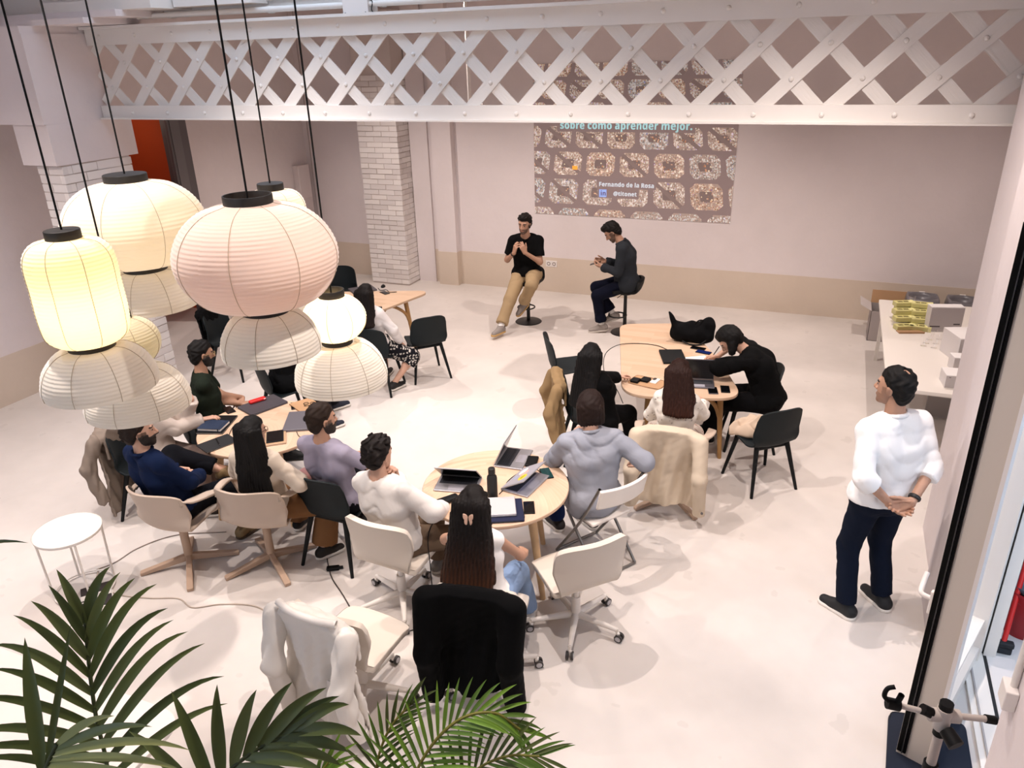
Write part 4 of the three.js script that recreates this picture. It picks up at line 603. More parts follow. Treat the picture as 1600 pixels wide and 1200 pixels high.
const P2 = person({ label: 'speaker in charcoal shirt and navy trousers looking down at his phone', hip: [-2.41, 0.715, -9.72], yaw: -80, pyaw: -78, lean: 5, slump: 0.25, h: 1.8, skin: 'tan', head: { yaw: -80, pitch: 42 }, beard: 0.7, hairColor: 0x0d0807, hairVol: 0.013, curl: 0.006, quiff: true,
  arms: [{ hand: [-2.72, 0.93, -9.6], dir: [-0.8, 0.05, -0.3], palm: [0, 0.7, -0.6], elbow: [0.5, -1, 0.4], hold: { curl: 0.55 }, band: 0xb8b0a8 }, { hand: [-2.74, 0.96, -9.78], dir: [-0.8, 0.1, 0.25], palm: [0, 0.2, 1], elbow: [0.5, -1, -0.4], hold: { curl: 0.6 } }],
  legs: [{ foot: [-2.73, 0.1, -9.64], knee: [-1, 0.6, 0.15], toe: [-0.8, -0.12, 0.3] }, { foot: [-2.6, 0.24, -9.74], knee: [-1, 0.6, 0], toe: [-0.8, -0.3, 0.35] }],
  top: { color: 0x2b2e33, sleeve: 'long', loose: 0.024, wide: 0.006, hem: 0.09, collar: true, cuff: true, fold: 0.006 }, pants: { color: 0x0d1020, loose: 0.02, cuff: true, len: 0.84 }, shoes: { color: 0x9a918a, sole: 0xc9c0b6, lace: 0x1d1a18, sock: 0xdedad4 } });
const P3 = person({ label: 'standing man in white shirt and dark jeans, hands clasped behind back', hip: [0.53, 0.94, -4.76], yaw: 214, lean: -1, side: 1.5, h: 1.8, fat: 1.06, skin: 'tan', head: { yaw: 240, pitch: -2 }, hairColor: 0x0c0a09, hairVol: 0.006, curl: 0.005, bald: [0.0, 0.125, -0.055], beard: 0.35,
  arms: [{ hand: [0.555, 0.985, -4.575], dir: [0.7, -0.35, -0.1], palm: [0.5, 0.3, 0.8], elbow: [-0.7, 0.1, 0.75], hold: { curl: 0.75 } }, { hand: [0.68, 1.0, -4.6], dir: [-0.75, -0.35, 0.15], palm: [0.4, 0.5, 0.75], elbow: [0.6, 0.2, -0.6], hold: { curl: 0.8 }, band: 0x120f10 }],
  legs: [{ foot: [0.43, 0.085, -4.68], knee: [-0.6, 0.1, -0.8], toe: [-0.83, 0, -0.5] }, { foot: [0.66, 0.085, -4.86], knee: [-0.6, 0.1, -0.8], toe: [-0.62, 0, -0.75] }],
  top: { color: 0xf0efee, sleeve: 'rolled', loose: 0.028, wide: 0.0, hem: 0.015, collar: true, cuff: true, fold: 0.006 }, pants: { color: 0x0c1424, loose: 0.014, len: 0.95, flare: 0.014 }, shoes: { color: 0x121418, sole: 0xe4ded6 } });
const P4 = person({ label: 'bearded man with glasses in dark green T-shirt, arms crossed in lap', hip: [-4.95, 0.545, -4.7], yaw: 136, pyaw: 150, lean: -4, h: 1.7, skin: 'olive', head: { yaw: 152, pitch: 6 }, beard: 0.8, beardShell: true, glasses: 0xb59a6a, hairColor: 0x0a0706, hairVol: 0.007, curl: 0.005,
  arms: [{ hand: [-4.83, 0.72, -4.97], dir: [0.3, -0.15, 0.5], palm: [0, -1, 0.1], elbow: [1, -0.6, 0.6], hold: { curl: 0.5 } }, { hand: [-4.76, 0.7, -4.9], dir: [0.6, -0.1, -0.5], palm: [0, -1, -0.1], elbow: [-1, -0.7, 0], hold: { curl: 0.4 } }],
  legs: [{ foot: [-4.56, 0.085, -5.2], knee: [0.5, 0.8, -0.6], toe: [0.9, 0, -0.4] }, { foot: [-4.78, 0.085, -5.22], knee: [0.2, 0.8, -0.9], toe: [0.9, 0, 0.2] }],
  top: { color: 0x1a2119, sleeve: 'short', loose: 0.022, wide: 0.012, hem: 0.05, fold: 0.005 }, pants: { color: 0x0d0d11, loose: 0.02 }, shoes: { color: 0x0a0a0b, sole: 0x121212 } });
person({ label: 'person in pale beige shirt whose head hides behind a paper lamp bowl', hip: [-5.06, 0.53, -4.12], yaw: 116, lean: 8, h: 1.6, fem: true, skin: 'light', head: { yaw: 140 }, hairColor: 0x130c09, hair: 'long', locks: locks(0.28, 0.13),
  arms: [{ hand: [-4.74, 1.0, -4.32], dir: [-0.3, 0.8, 0.1], palm: [-0.8, 0.2, 0.2], elbow: [0.5, -1, -0.2], hold: { curl: 0.7 } }, { hand: [-4.72, 0.79, -4.38], dir: [0.5, -0.05, -0.7], palm: [0, -1, 0], elbow: [-0.3, -1, 0.6], hold: { curl: 0.3 } }],
  legs: [{ foot: [-4.6, 0.085, -4.35] }, { foot: [-4.62, 0.085, -4.12] }], top: { color: 0xb9aca2, sleeve: 'long', loose: 0.03, wide: 0.016, hem: 0.06, cuff: true, fold: 0.007 }, pants: { color: 0x93827a, loose: 0.03 }, shoes: { color: 0x2a211c } });
const P6 = person({ label: 'man in dark blue denim shirt with clasped hands and crossed legs', hip: [-4.29, 0.545, -3.52], yaw: 168, pyaw: 184, lean: -15, h: 1.7, skin: 'light', head: { yaw: 138, pitch: 0 }, beard: 0.75, beardShell: true, hairColor: 0x1b100a, hairVol: 0.018, curl: 0.009,
  arms: [{ hand: [-4.43, 0.69, -3.77], dir: [0.85, -0.1, -0.2], palm: [0.2, -0.4, 0.9], elbow: [-1, -0.6, 0.1], hold: { curl: 0.8 } }, { hand: [-4.2, 0.69, -3.75], dir: [-0.85, -0.1, -0.25], palm: [-0.2, -0.4, 0.9], elbow: [1, -0.7, 0.3], hold: { curl: 0.8 } }],
  legs: [{ foot: [-4.2, 0.6, -4.0], knee: [-0.7, 0.6, -0.4], toe: [0.9, 0.0, -0.4] }, { foot: [-4.12, 0.085, -4.0], knee: [0.1, 0.7, -0.8], toe: [0.2, 0, -1] }],
  top: { color: 0x101d3a, sleeve: 'long', loose: 0.024, wide: 0.01, hem: 0.0, collar: true, cuff: true, fold: 0.006 }, pants: { color: 0x0b0c12, loose: 0.024, len: 0.8 }, shoes: { color: 0x8a7350, sole: 0x4b3c2a } });
const P7 = person({ label: 'woman with very long black hair and sunglasses in a cream blouse', hip: [-3.61, 0.545, -3.79], yaw: 190, pyaw: 178, lean: -11, h: 1.58, fem: true, skin: 'tan', head: { yaw: 163, pitch: 4 }, glasses: 0x1a1210, hairColor: 0x080605, hair: 'long', hairVol: 0.012, locks: locks(0.43, 0.1, 1.35, 1.1),
  arms: [{ hand: [-3.8, 0.72, -4.02], elbow: [-1, -0.8, 0.2] }, { hand: [-3.4, 0.66, -4.0], dir: [-0.1, -0.2, -1], elbow: [1, -0.6, 0.2] }],
  legs: [{ foot: [-3.75, 0.085, -4.25] }, { foot: [-3.32, 0.085, -3.98], knee: [0.4, 0.8, -0.6], toe: [0.5, 0, -0.8] }],
  top: { color: 0xd9c9b6, sleeve: 'elbow', loose: 0.03, wide: 0.02, hem: 0.0, backless: 0.075, fold: 0.007, name: 'blouse' }, pants: { color: 0x7a5638, loose: 0.036, len: 0.86, flare: 0.03 }, shoes: { color: 0x18110d } });
const P8 = person({ label: 'bearded man in lilac grey T-shirt seated with back to us', hip: [-3.17, 0.545, -4.06], yaw: 176, lean: -13, h: 1.72, fat: 1.05, skin: 'tan', head: { yaw: 152, pitch: 2 }, beard: 0.7, beardShell: true, hairColor: 0x22160e, hairVol: 0.008, curl: 0.004,
  arms: [{ hand: [-3.24, 0.75, -4.34], dir: [0.8, 0, -0.3], elbow: [-1, -0.6, 0.1] }, { hand: [-2.98, 0.78, -4.32], dir: [-0.7, 0, -0.4], elbow: [1, -0.5, 0.2] }],
  legs: [{ foot: [-3.3, 0.085, -4.46] }, { foot: [-3.05, 0.085, -4.5] }], top: { color: 0x928c9c, sleeve: 'short', loose: 0.018, wide: 0.008, hem: 0.0, fold: 0.005 }, pants: { color: 0x101016, loose: 0.02 }, shoes: { color: 0x1a1a1c } });
const P9 = person({ label: 'curly-haired man in white sweatshirt resting chin on hand', hip: [-2.48, 0.55, -3.75], yaw: 172, pyaw: 160, lean: -12, side: 5, slump: 0.12, h: 1.64, fat: 1.05, skin: 'light', head: { yaw: 168, pitch: 4 }, hairColor: 0x120b08, hairVol: 0.02, curl: 0.012,
  arms: [{ hand: [-2.475, 0.985, -3.8], dir: [-0.1, 0.95, 0.2], palm: [-0.2, 0.1, 0.9], elbow: [0.2, -1, -0.6], hold: { curl: 1.0 } }, { hand: [-2.22, 0.7, -3.95], dir: [-0.7, 0, -0.5], elbow: [1, -0.3, 0.5] }],
  legs: [{ foot: [-2.4, 0.085, -4.15] }, { foot: [-2.08, 0.085, -4.0], knee: [0.5, 0.8, -0.6] }], top: { color: 0xded8d2, sleeve: 'long', loose: 0.032, wide: 0.022, hem: 0.02, cuff: true, fold: 0.008, neck: 0.078 }, pants: { color: 0x6f5c4b, loose: 0.024 }, shoes: { color: 0x77706a } });
const P10 = person({ label: 'woman with long brown-tipped hair, butterfly clip and white top at the round table', hip: [-1.67, 0.55, -3.4], yaw: 190, lean: -5, side: 4, h: 1.57, fem: true, skin: 'tan', head: { yaw: 192, pitch: 8 }, hairColor: 0x0e0806, hairColor2: 0x6a3d20, hair: 'long', hairVol: 0.013, locks: locks(0.6, 0.27, 1.7, 1.25),
  arms: [{ hand: [-1.93, 0.77, -3.72], dir: [-0.2, -0.05, -1], elbow: [-1, -0.6, 0.2] }, { hand: [-1.53, 0.66, -3.72], dir: [-0.4, -0.2, -0.9], elbow: [1, -0.4, 0.3], hold: { curl: 0.6 } }],
  legs: [{ foot: [-1.86, 0.085, -3.82] }, { foot: [-1.56, 0.085, -3.86] }], top: { color: 0xf0ece8, sleeve: 'none', loose: 0.012, hem: 0.02, fold: 0.003, vneck: true, neck: 0.09 }, pants: { color: 0x7d93b3, loose: 0.026 }, shoes: { color: 0xd9d4cf } });
const P11 = person({ label: 'person in pale blue shirt and jeans with elbow on the round table', hip: [-1.37, 0.545, -4.71], yaw: 204, pyaw: 236, lean: 0, side: 3, slump: 0.12, h: 1.71, fat: 1.05, skin: 'light', head: { yaw: 192, pitch: 8 }, hairColor: 0x1d0f0a, hairVol: 0.018, curl: 0.003, hair: 'long', locks: locks(0.09, 0.07, 0.9, 0.85),
  arms: [{ hand: [-1.56, 0.96, -4.84], dir: [0.35, 0.75, 0.3], palm: [0.8, 0.2, 0.4], elbow: [-0.7, -1, 0.4], hold: { curl: 0.8 }, band: 0xd8c8a0 }, { hand: [-1.05, 0.72, -4.98], dir: [-0.7, -0.1, -0.4], elbow: [1, -0.4, 0.3] }],
  legs: [{ foot: [-1.75, 0.085, -4.98], knee: [-0.8, 0.8, -0.4] }, { foot: [-1.5, 0.085, -5.1], knee: [-0.6, 0.8, -0.8] }], top: { color: 0x92959f, sleeve: 'long', loose: 0.032, wide: 0.012, hem: 0.16, collar: true, fold: 0.009 }, pants: { color: 0x15254f, loose: 0.022 }, shoes: { color: 0x241d1a } });
const P12 = person({ label: 'woman in black with long black hair beside the tan jacket chair', hip: [-1.7, 0.53, -6.0], yaw: 158, pyaw: 135, lean: -16, h: 1.6, fem: true, fat: 1.08, skin: 'light', head: { yaw: 188, pitch: 2 }, hairColor: 0x070505, hair: 'long', hairVol: 0.014, locks: locks(0.4, 0.14, 1.3, 1.15),
  arms: [{ hand: [-1.6, 0.78, -6.42], dir: [0.5, -0.1, -0.8], elbow: [0.6, -1, 0.4] }, { hand: [-1.98, 0.62, -6.45], dir: [0.3, -0.3, -0.8], elbow: [-1, -0.6, 0.2] }],
  legs: [{ foot: [-1.5, 0.085, -6.5] }, { foot: [-1.75, 0.085, -6.6] }], top: { color: 0x060607, sleeve: 'long', loose: 0.034, wide: 0.018, hem: 0.02, fold: 0.007 }, pants: { color: 0x0a0a0c, loose: 0.026 }, shoes: { color: 0x0c0c0d } });
const P13 = person({ label: 'woman with brown hair in white blouse with buttoned open back', hip: [-0.97, 0.545, -5.72], yaw: 182, lean: -4, h: 1.58, fem: true, skin: 'light', head: { yaw: 180, pitch: 6 }, hairColor: 0x241009, hairColor2: 0x3d1d10, hair: 'long', hairVol: 0.014, locks: locks(0.3, 0.15, 1.25, 1.1).map((l) => [l[0], l[1], l[2], l[3] - 0.03, l[4], l[5], l[6], l[7]]),
  arms: [{ hand: [-1.16, 0.78, -6.02], dir: [0.2, 0, -1], elbow: [-0.5, -1, 0.3] }, { hand: [-0.82, 0.78, -6.1], dir: [-0.2, 0, -1], elbow: [0.5, -1, 0.3] }],
  legs: [{ foot: [-1.2, 0.085, -6.05], knee: [-0.3, 0.7, -0.8] }, { foot: [-0.86, 0.085, -6.1] }], top: { color: 0xe8e2d8, sleeve: 'long', loose: 0.024, wide: 0.012, hem: 0.02, fold: 0.007, name: 'blouse', pattern: speckle(0x6a625c, 95, 0.93) }, pants: { color: 0xd8cabd, loose: 0.04, len: 0.86, flare: 0.04, pattern: speckle(0x9c6a5a, 70, 0.75) }, shoes: { color: 0x2c211c } });
const P14 = person({ label: 'person in black bent over the right table writing in a notebook', hip: [-0.34, 0.545, -6.92], yaw: 276, pyaw: 278, lean: 21, slump: 0.34, h: 1.72, fat: 1.05, skin: 'light', head: { yaw: 280, pitch: 48 }, hairColor: 0x060404, hairVol: 0.022, curl: 0.003, hair: 'long', locks: locks(0.12, 0.04, 1.1, 1.1),
  arms: [{ hand: [-0.88, 0.785, -6.93], dir: [-0.8, 0, -0.5], palm: [0, -1, 0], elbow: [-0.1, 0.25, 1], hold: { curl: 0.35 } }, { hand: [-0.86, 0.8, -7.15], dir: [-0.8, -0.1, 0.3], palm: [0.2, -0.6, 0.7], elbow: [0, 0.2, -1], hold: { curl: 0.8 } }],
  legs: [{ foot: [-0.86, 0.085, -6.86] }, { foot: [-0.84, 0.085, -7.1] }], top: { color: 0x070708, sleeve: 'elbow', loose: 0.036, wide: 0.03, hem: 0.03, fold: 0.008 }, pants: { color: 0x08080a, loose: 0.026 }, shoes: { color: 0x0c0c0e } });
const P15 = person({ label: 'woman with dark hair in white shirt and patterned skirt at the far table', hip: [-4.65, 0.54, -6.95], yaw: 188, lean: -12, h: 1.58, fem: true, skin: 'light', head: { yaw: 178 }, hairColor: 0x0d0705, hairColor2: 0x24120a, hair: 'long', hairVol: 0.013, locks: locks(0.3, 0.14, 1.2, 1.1),
  arms: [{ hand: [-4.86, 0.75, -7.25], elbow: [-1, -0.8, 0.2] }, { hand: [-4.4, 0.55, -7.12], dir: [0, -0.6, -0.8], elbow: [1, -0.3, 0.3] }],
  legs: [{ foot: [-4.75, 0.085, -7.3] }, { foot: [-4.45, 0.085, -6.98], knee: [0.6, 0.6, -0.6], toe: [0.3, 0, -0.9] }], top: { color: 0xddd8d6, sleeve: 'long', loose: 0.028, wide: 0.016, hem: 0.02, fold: 0.006 }, pants: { name: 'skirt', color: 0x131318, loose: 0.034, len: 0.25, flare: 0.04, pattern: speckle(0xc9c2ba, 120, 0.45) }, shoes: { color: 0x131112 } });
person({ label: 'person in black clothes seated beneath the middle lamp, face hidden by its bowl', hip: [-5.02, 0.53, -5.82], yaw: 148, lean: 2, h: 1.62, skin: 'tan', head: { yaw: 158 }, hairColor: 0x0a0706, beard: 0.5,
  arms: [{ hand: [-4.72, 0.66, -5.98], elbow: [1, -0.6, 0.4] }, { hand: [-4.9, 0.66, -6.2], elbow: [-1, -0.6, -0.2] }],
  legs: [{ foot: [-4.58, 0.085, -5.86], knee: [0.9, 0.8, -0.3] }, { foot: [-4.8, 0.085, -6.3] }], top: { color: 0x08090b, sleeve: 'long', loose: 0.036, wide: 0.018, hem: 0.12, fold: 0.008 }, pants: { color: 0x0b0c12, loose: 0.036 }, shoes: { color: 0x131a2c } });

// ---------- things on the tables ----------
const TY = 0.7425;
const keyTex = canvasTex(256, 128, (c, w, h) => { c.fillStyle = '#15161a'; c.fillRect(0, 0, w, h); c.fillStyle = '#2a2c33'; for (let r = 0; r < 6; r++) for (let k = 0; k < 14; k++) c.fillRect(4 + k * 17.9, 4 + r * 20.5, 15, 17); });
const sticker = canvasTex(256, 180, (c, w, h) => { c.fillStyle = '#9d9aa2'; c.fillRect(0, 0, w, h); c.fillStyle = '#d8c436'; c.beginPath(); c.ellipse(176, 62, 42, 30, -0.3, 0, 7); c.fill(); c.fillStyle = '#4a4218'; c.fillRect(150, 58, 50, 7); c.fillRect(158, 72, 34, 5); c.fillStyle = '#e9a49a'; c.beginPath(); c.ellipse(112, 92, 38, 24, 0.2, 0, 7); c.fill(); c.fillStyle = '#f3f0ea'; c.beginPath(); c.ellipse(70, 128, 42, 24, 0.1, 0, 7); c.fill(); c.fillStyle = '#5b5560'; for (let k = 0; k < 14; k++) c.fillRect(34 + (k % 7) * 11, 118 + Math.floor(k / 7) * 12, 7, 3); c.fillStyle = '#8aa0c8'; c.fillRect(130, 128, 40, 18); });
const logoTex = canvasTex(320, 220, (c, w, h) => { c.fillStyle = '#c4c2c2'; c.fillRect(0, 0, w, h); c.fillStyle = '#3a3a3c'; c.font = 'italic bold 44px sans-serif'; c.textAlign = 'center'; c.fillText('hp', w * 0.4, h * 0.62); });
const screenTex = canvasTex(256, 160, (c, w, h) => { c.fillStyle = '#d9d4ee'; c.fillRect(0, 0, w, h); c.fillStyle = '#b3a8d6'; c.fillRect(0, 0, w, 22); c.fillRect(14, 40, 80, 100); c.fillStyle = '#8f86b8'; for (let k = 0; k < 8; k++) c.fillRect(110, 44 + k * 13, 60 + (k * 37) % 70, 5); });
function laptop(label, x, z, turn, open, o = {}) {
  const t = thing('laptop', label, 'laptop', [x, o.y ?? TY, z], R(turn)), w = o.w || 0.31, d = o.d || 0.22, m = o.m || M.silver;
  part('base', box(w, 0.013, d, 0.006).translate(0, 0.0065, 0), m, t);
  if (open > 0) {
    part('keyboard', new THREE.PlaneGeometry(w * 0.88, d * 0.48).rotateX(-Math.PI / 2).translate(0, 0.0134, -d * 0.18), mat(0xffffff, 0.6, { map: keyTex }), t);
    part('trackpad', box(w * 0.36, 0.001, d * 0.3, 0.0004).translate(0, 0.0132, d * 0.28), mat(0x9a98a0, 0.3), t);
    const lid = part('lid', box(w, d, 0.008, 0.004).translate(0, d / 2, 0), m, t, [0, 0.013, -d / 2]); lid.rotation.x = R(90 - open);
    part('screen', new THREE.PlaneGeometry(w * 0.95, d * 0.9).translate(0, d / 2, 0.0045), o.screen ? mat(0x101014, 0.15, { emissive: 0xffffff, emissiveMap: screenTex, emissiveIntensity: 1.2 }) : M.blackGloss, lid);
    if (o.back) part('sticker', new THREE.PlaneGeometry(w * 0.96, d * 0.94).rotateY(Math.PI).translate(0, d / 2, -0.0045), mat(0xffffff, 0.5, { map: o.back }), lid);
  } else {
    part('lid', box(w, 0.007, d, 0.004).translate(0, 0.0175, 0), m, t);
    if (o.back) part('logo', new THREE.PlaneGeometry(w * 0.97, d * 0.96).rotateX(-Math.PI / 2).translate(0, 0.0214, 0), mat(0xffffff, 0.4, { map: o.back }), t);
  }
  return t;
}
laptop('half-open silver laptop at the left edge of the front round table', -2.235, -4.22, 12, 42);
laptop('open silver laptop seen edge-on at the far side of the round table', -2.0, -4.705, 95, 66);
laptop('barely open laptop with cartoon stickers and a lit lavender screen', -1.785, -4.4, 82, 30, { back: sticker, screen: true, w: 0.33 });
laptop('closed silver laptop with a small dark logo lying on a navy sleeve', -1.868, -3.995, 25.5, 0, { y: TY + 0.016, back: logoTex, w: 0.32 });
laptop('closed dark grey laptop with a red case on top', -4.48, -4.845, 69, 0, { m: M.spaceGrey, w: 0.36, d: 0.25 });
laptop('closed grey laptop with a black mouse resting on it', -3.955, -4.69, 118, 0, { m: mat(0x77747b, 0.4, { metalness: 0.4 }), w: 0.36, d: 0.25 });
laptop('closed black laptop on the right oak table with its charging cable', -1.285, -7.15, -70, 0, { m: M.anthracite2, w: 0.35, d: 0.23 });
laptop('open black laptop in front of the woman in the white blouse', -0.925, -6.565, 12, 100, { m: M.spaceGrey, w: 0.27, d: 0.19 });
laptop('closed grey laptop on the far oak table behind the lamps', -5.6, -8.24, 50, 0, { m: M.spaceGrey, w: 0.32, d: 0.26 });
function phone(label, x, z, turn, o = {}) { const t = thing('phone', label, 'phone', [x, o.y ?? TY, z], R(turn)); part('case', box(o.w || 0.075, 0.009, o.d || 0.15, 0.0044).translate(0, 0.0045, 0), o.m || M.black, t); part('screen', box((o.w || 0.075) * 0.93, 0.0006, (o.d || 0.15) * 0.95, 0.0002).translate(0, 0.0091, 0), o.lit ? mat(0x0c1014, 0.1, { emissive: o.lit, emissiveIntensity: 0.8 }) : M.blackGloss, t); return t; }
phone('black phone at the right edge of the round table beside the navy sleeve', -1.645, -4.11, 24);
phone('phone with a lit teal screen beside the stickered laptop', -1.69, -4.58, 35, { lit: 0x3f8f8a });
phone('black phone on the lamp-lit table near the bearded man in green', -4.71, -4.672, 60);
phone('brown-black phone lying on the kraft notebook edge', -4.2, -4.94, 40, { m: mat(0x3a2b26, 0.5) });
phone('phone with a lit blue screen in front of the black bag', -1.02, -7.38, 78, { lit: 0x2a4bc0 });
phone('dark phone lying behind the blue-lit phone', -1.09, -7.475, 80, { y: TY });
phone('grey-backed phone near the rounded corner of the right table', -0.785, -6.46, 15, { w: 0.085, m: M.spaceGrey });
phone('black phone at the outermost rounded corner of the right table', -0.685, -6.525, 12, { w: 0.08 });
phone('black phone among cables on the far oak table', -5.25, -8.22, 60);
{
  let t = thing('sunglasses_case', 'slim black case on the round table beside the half-open laptop', 'case', [-2.205, TY, -3.99], R(55)); part('case', box(0.17, 0.035, 0.065, 0.016).translate(0, 0.0175, 0), M.black, t); part('seam', box(0.171, 0.002, 0.066, 0.001).translate(0, 0.02, 0), M.anthracite, t);
  t = thing('power_bank', 'matt black power bank beside the edge-on laptop', 'power bank', [-1.85, TY, -4.7], R(12)); part('body', box(0.085, 0.02, 0.15, 0.008).translate(0, 0.01, 0), M.black, t); part('button', bar([0.02, 0.02, 0.05], [0.02, 0.0215, 0.05], 0.005), M.anthracite, t);
  t = thing('water_bottle', 'matt black metal water bottle standing on the round table', 'bottle', [-1.935, TY, -4.155]); part('body', lathe([[0, 0], [0.034, 0], [0.036, 0.004], [0.036, 0.15], [0.033, 0.168], [0.022, 0.182], [0.021, 0.19], [0, 0.19]]), mat(0x121212, 0.6), t); part('lid', lathe([[0, 0.188], [0.0235, 0.188], [0.0245, 0.192], [0.0245, 0.226], [0.022, 0.231], [0, 0.231]]), mat(0x171616, 0.5), t);
  t = thing('strap_loop', 'black looped strap beside the water bottle', 'strap', [-2.02, TY, -4.16]); part('loop', new THREE.TorusGeometry(0.035, 0.008, 8, 30).scale(1.2, 0.7, 1).rotateX(-Math.PI / 2).translate(0, 0.008, 0), M.black, t);
  t = thing('laptop_sleeve', 'navy padded laptop sleeve under the closed silver laptop', 'sleeve', [-1.845, TY, -3.985], R(25.5)); part('sleeve', box(0.385, 0.016, 0.275, 0.0078).translate(0, 0.008, 0.0), mat(0x0f1638, 0.85, { sheen: 0.4 }), t); part('zip', tube([[-0.19, 0.011, 0.1365], [0.15, 0.011, 0.1365], [0.188, 0.011, 0.12], [0.1915, 0.011, 0.0]], 0.0022, 30, 5), mat(0x070a18, 0.6), t);
  t = thing('charging_cable', 'thin black cable winding from the bottle to the stickered laptop', 'cable', [0, 0, 0]); part('cord', tube([[-1.905, TY + 0.003, -4.2], [-1.9, TY + 0.003, -4.28], [-1.915, TY + 0.003, -4.37], [-1.9, TY + 0.003, -4.47], [-1.86, TY + 0.003, -4.56], [-1.78, TY + 0.003, -4.61], [-1.72, TY + 0.003, -4.56]], 0.003, 50, 6), M.black, t);
  // lamp-lit round table
  t = thing('glasses_case', 'bright red case lying on the closed dark grey laptop', 'case', [-4.555, TY + 0.021, -4.87], R(63)); part('case', box(0.155, 0.03, 0.05, 0.014).translate(0, 0.015, 0), mat(0xc01712, 0.45), t); part('clasp', box(0.02, 0.008, 0.052, 0.003).translate(0.06, 0.018, 0), M.white, t);
  const notebook = (label, x, z, turn, w, d, h, m, y = TY, band) => { const n = thing('notebook', label, 'notebook', [x, y, z], R(turn)); part('cover', mg([box(w, 0.003, d, 0.001).translate(0, 0.0015, 0), box(w, 0.003, d, 0.001).translate(0, h - 0.0015, 0), box(0.003, h, d, 0.001).translate(-w / 2 + 0.0015, h / 2, 0)]), m, n); part('pages', box(w - 0.008, h - 0.006, d - 0.008, 0.001).translate(0.001, h / 2, 0), M.paper, n); if (band) part('band', box(0.006, h + 0.002, d + 0.002, 0.001).translate(w * 0.38, h / 2, 0), band, n); return n; };
  notebook('large black notebook at the left rim of the lamp-lit table', -4.6, -4.4, 19.5, 0.23, 0.34, 0.012, M.black);
  notebook('navy notebook with thick white pages on top of the black one', -4.585, -4.345, 14, 0.21, 0.17, 0.024, mat(0x14253f, 0.8), TY + 0.0125, mat(0x0c1626, 0.7));
  notebook('black folder with a pen on it in front of the woman with black hair', -4.355, -4.13, -22, 0.19, 0.27, 0.01, mat(0x17181a, 0.8));
  notebook('kraft notebook with a black scribble at the far rim of the table', -4.1, -4.965, 62, 0.2, 0.27, 0.014, M.kraft);
  notebook('tan notebook under a dark tablet near the table rim', -3.965, -4.365, 38, 0.17, 0.25, 0.012, mat(0xb49474, 0.8));
  const sc = thing('pen', 'black pen lying on the black folder', 'pen', [-4.36, TY + 0.0125, -4.14], R(-35)); part('barrel', bar([-0.06, 0.004, 0], [0.06, 0.004, 0], 0.004, 0.004), M.black, sc); part('tip', bar([0.06, 0.004, 0], [0.072, 0.004, 0], 0.004, 0.001), M.steel, sc);
  const tb = thing('tablet', 'dark tablet on the tan notebook', 'tablet', [-3.97, TY + 0.0145, -4.37], R(38)); part('body', box(0.135, 0.008, 0.2, 0.0035).translate(0, 0.004, 0), M.anthracite, tb); part('screen', box(0.122, 0.0006, 0.186, 0.0002).translate(0, 0.0083, 0), M.blackGloss, tb);
  const mo = thing('mouse', 'black computer mouse on the grey laptop', 'mouse', [-3.91, TY + 0.0215, -4.715], R(40)); const mgeo = new THREE.SphereGeometry(1, 24, 16, 0, Math.PI * 2, 0, Math.PI / 2).scale(0.03, 0.032, 0.052); part('shell', mgeo, M.black, mo); part('wheel', bar([-0.004, 0.03, -0.022], [0.004, 0.03, -0.022], 0.006), M.greyMetal, mo);
  const gl = thing('glasses_scribble', 'black wire glasses folded on the kraft notebook', 'glasses', [-4.09, TY + 0.0155, -5.0], R(30)); part('frame', mg([new THREE.TorusGeometry(0.022, 0.0022, 6, 24).rotateX(Math.PI / 2).translate(-0.028, 0.004, 0), new THREE.TorusGeometry(0.022, 0.0022, 6, 24).rotateX(Math.PI / 2).translate(0.028, 0.004, 0), tube([[-0.05, 0.004, 0], [-0.03, 0.004, 0.045], [0.03, 0.004, 0.05]], 0.0022, 12, 5), tube([[0.05, 0.004, 0], [0.02, 0.004, 0.04], [-0.04, 0.004, 0.055]], 0.0022, 12, 5)]), M.black, gl);
  const c1 = thing('laptop_cable', 'black charging cable crossing the lamp-lit round table', 'cable'); part('cord', tube([[-4.5, TY + 0.003, -4.68], [-4.42, TY + 0.003, -4.62], [-4.4, TY + 0.003, -4.52], [-4.44, TY + 0.003, -4.42], [-4.4, TY + 0.003, -4.33], [-4.37, TY + 0.003, -4.28]], 0.003, 40, 6), M.black, c1);
  const c2 = thing('laptop_cable', 'thin black cable hanging over the rim below the grey laptop', 'cable'); part('cord', tube([[-3.87, TY + 0.003, -4.52], [-3.8, TY + 0.003, -4.46], [-3.72, TY + 0.002, -4.44], [-3.66, 0.7, -4.43], [-3.64, 0.55, -4.46]], 0.003, 30, 6), M.black, c2);
  // right oak table
  const op = thing('open_notebook', 'open notebook with white pages under the writing hands', 'notebook', [-1.0, TY, -7.03], R(-58)); part('cover', box(0.43, 0.003, 0.29, 0.001).translate(0, 0.0015, 0), M.kraft, op); for (const s of [-1, 1]) part('page', box(0.208, 0.006, 0.28, 0.002).translate(s * 0.106, 0.0062, 0), mat(0xf6f1ea, 0.9), op);
  const pe = thing('pen', 'dark pen held upright in the writing hand', 'pen', [-0.915, TY + 0.012, -7.195]); part('barrel', bar([0, 0.01, 0], [0.06, 0.12, -0.06], 0.0045, 0.0045), M.black, pe); part('tip', bar([0, 0.01, 0], [-0.006, 0.0, 0.006], 0.0045, 0.001), M.steel, pe);
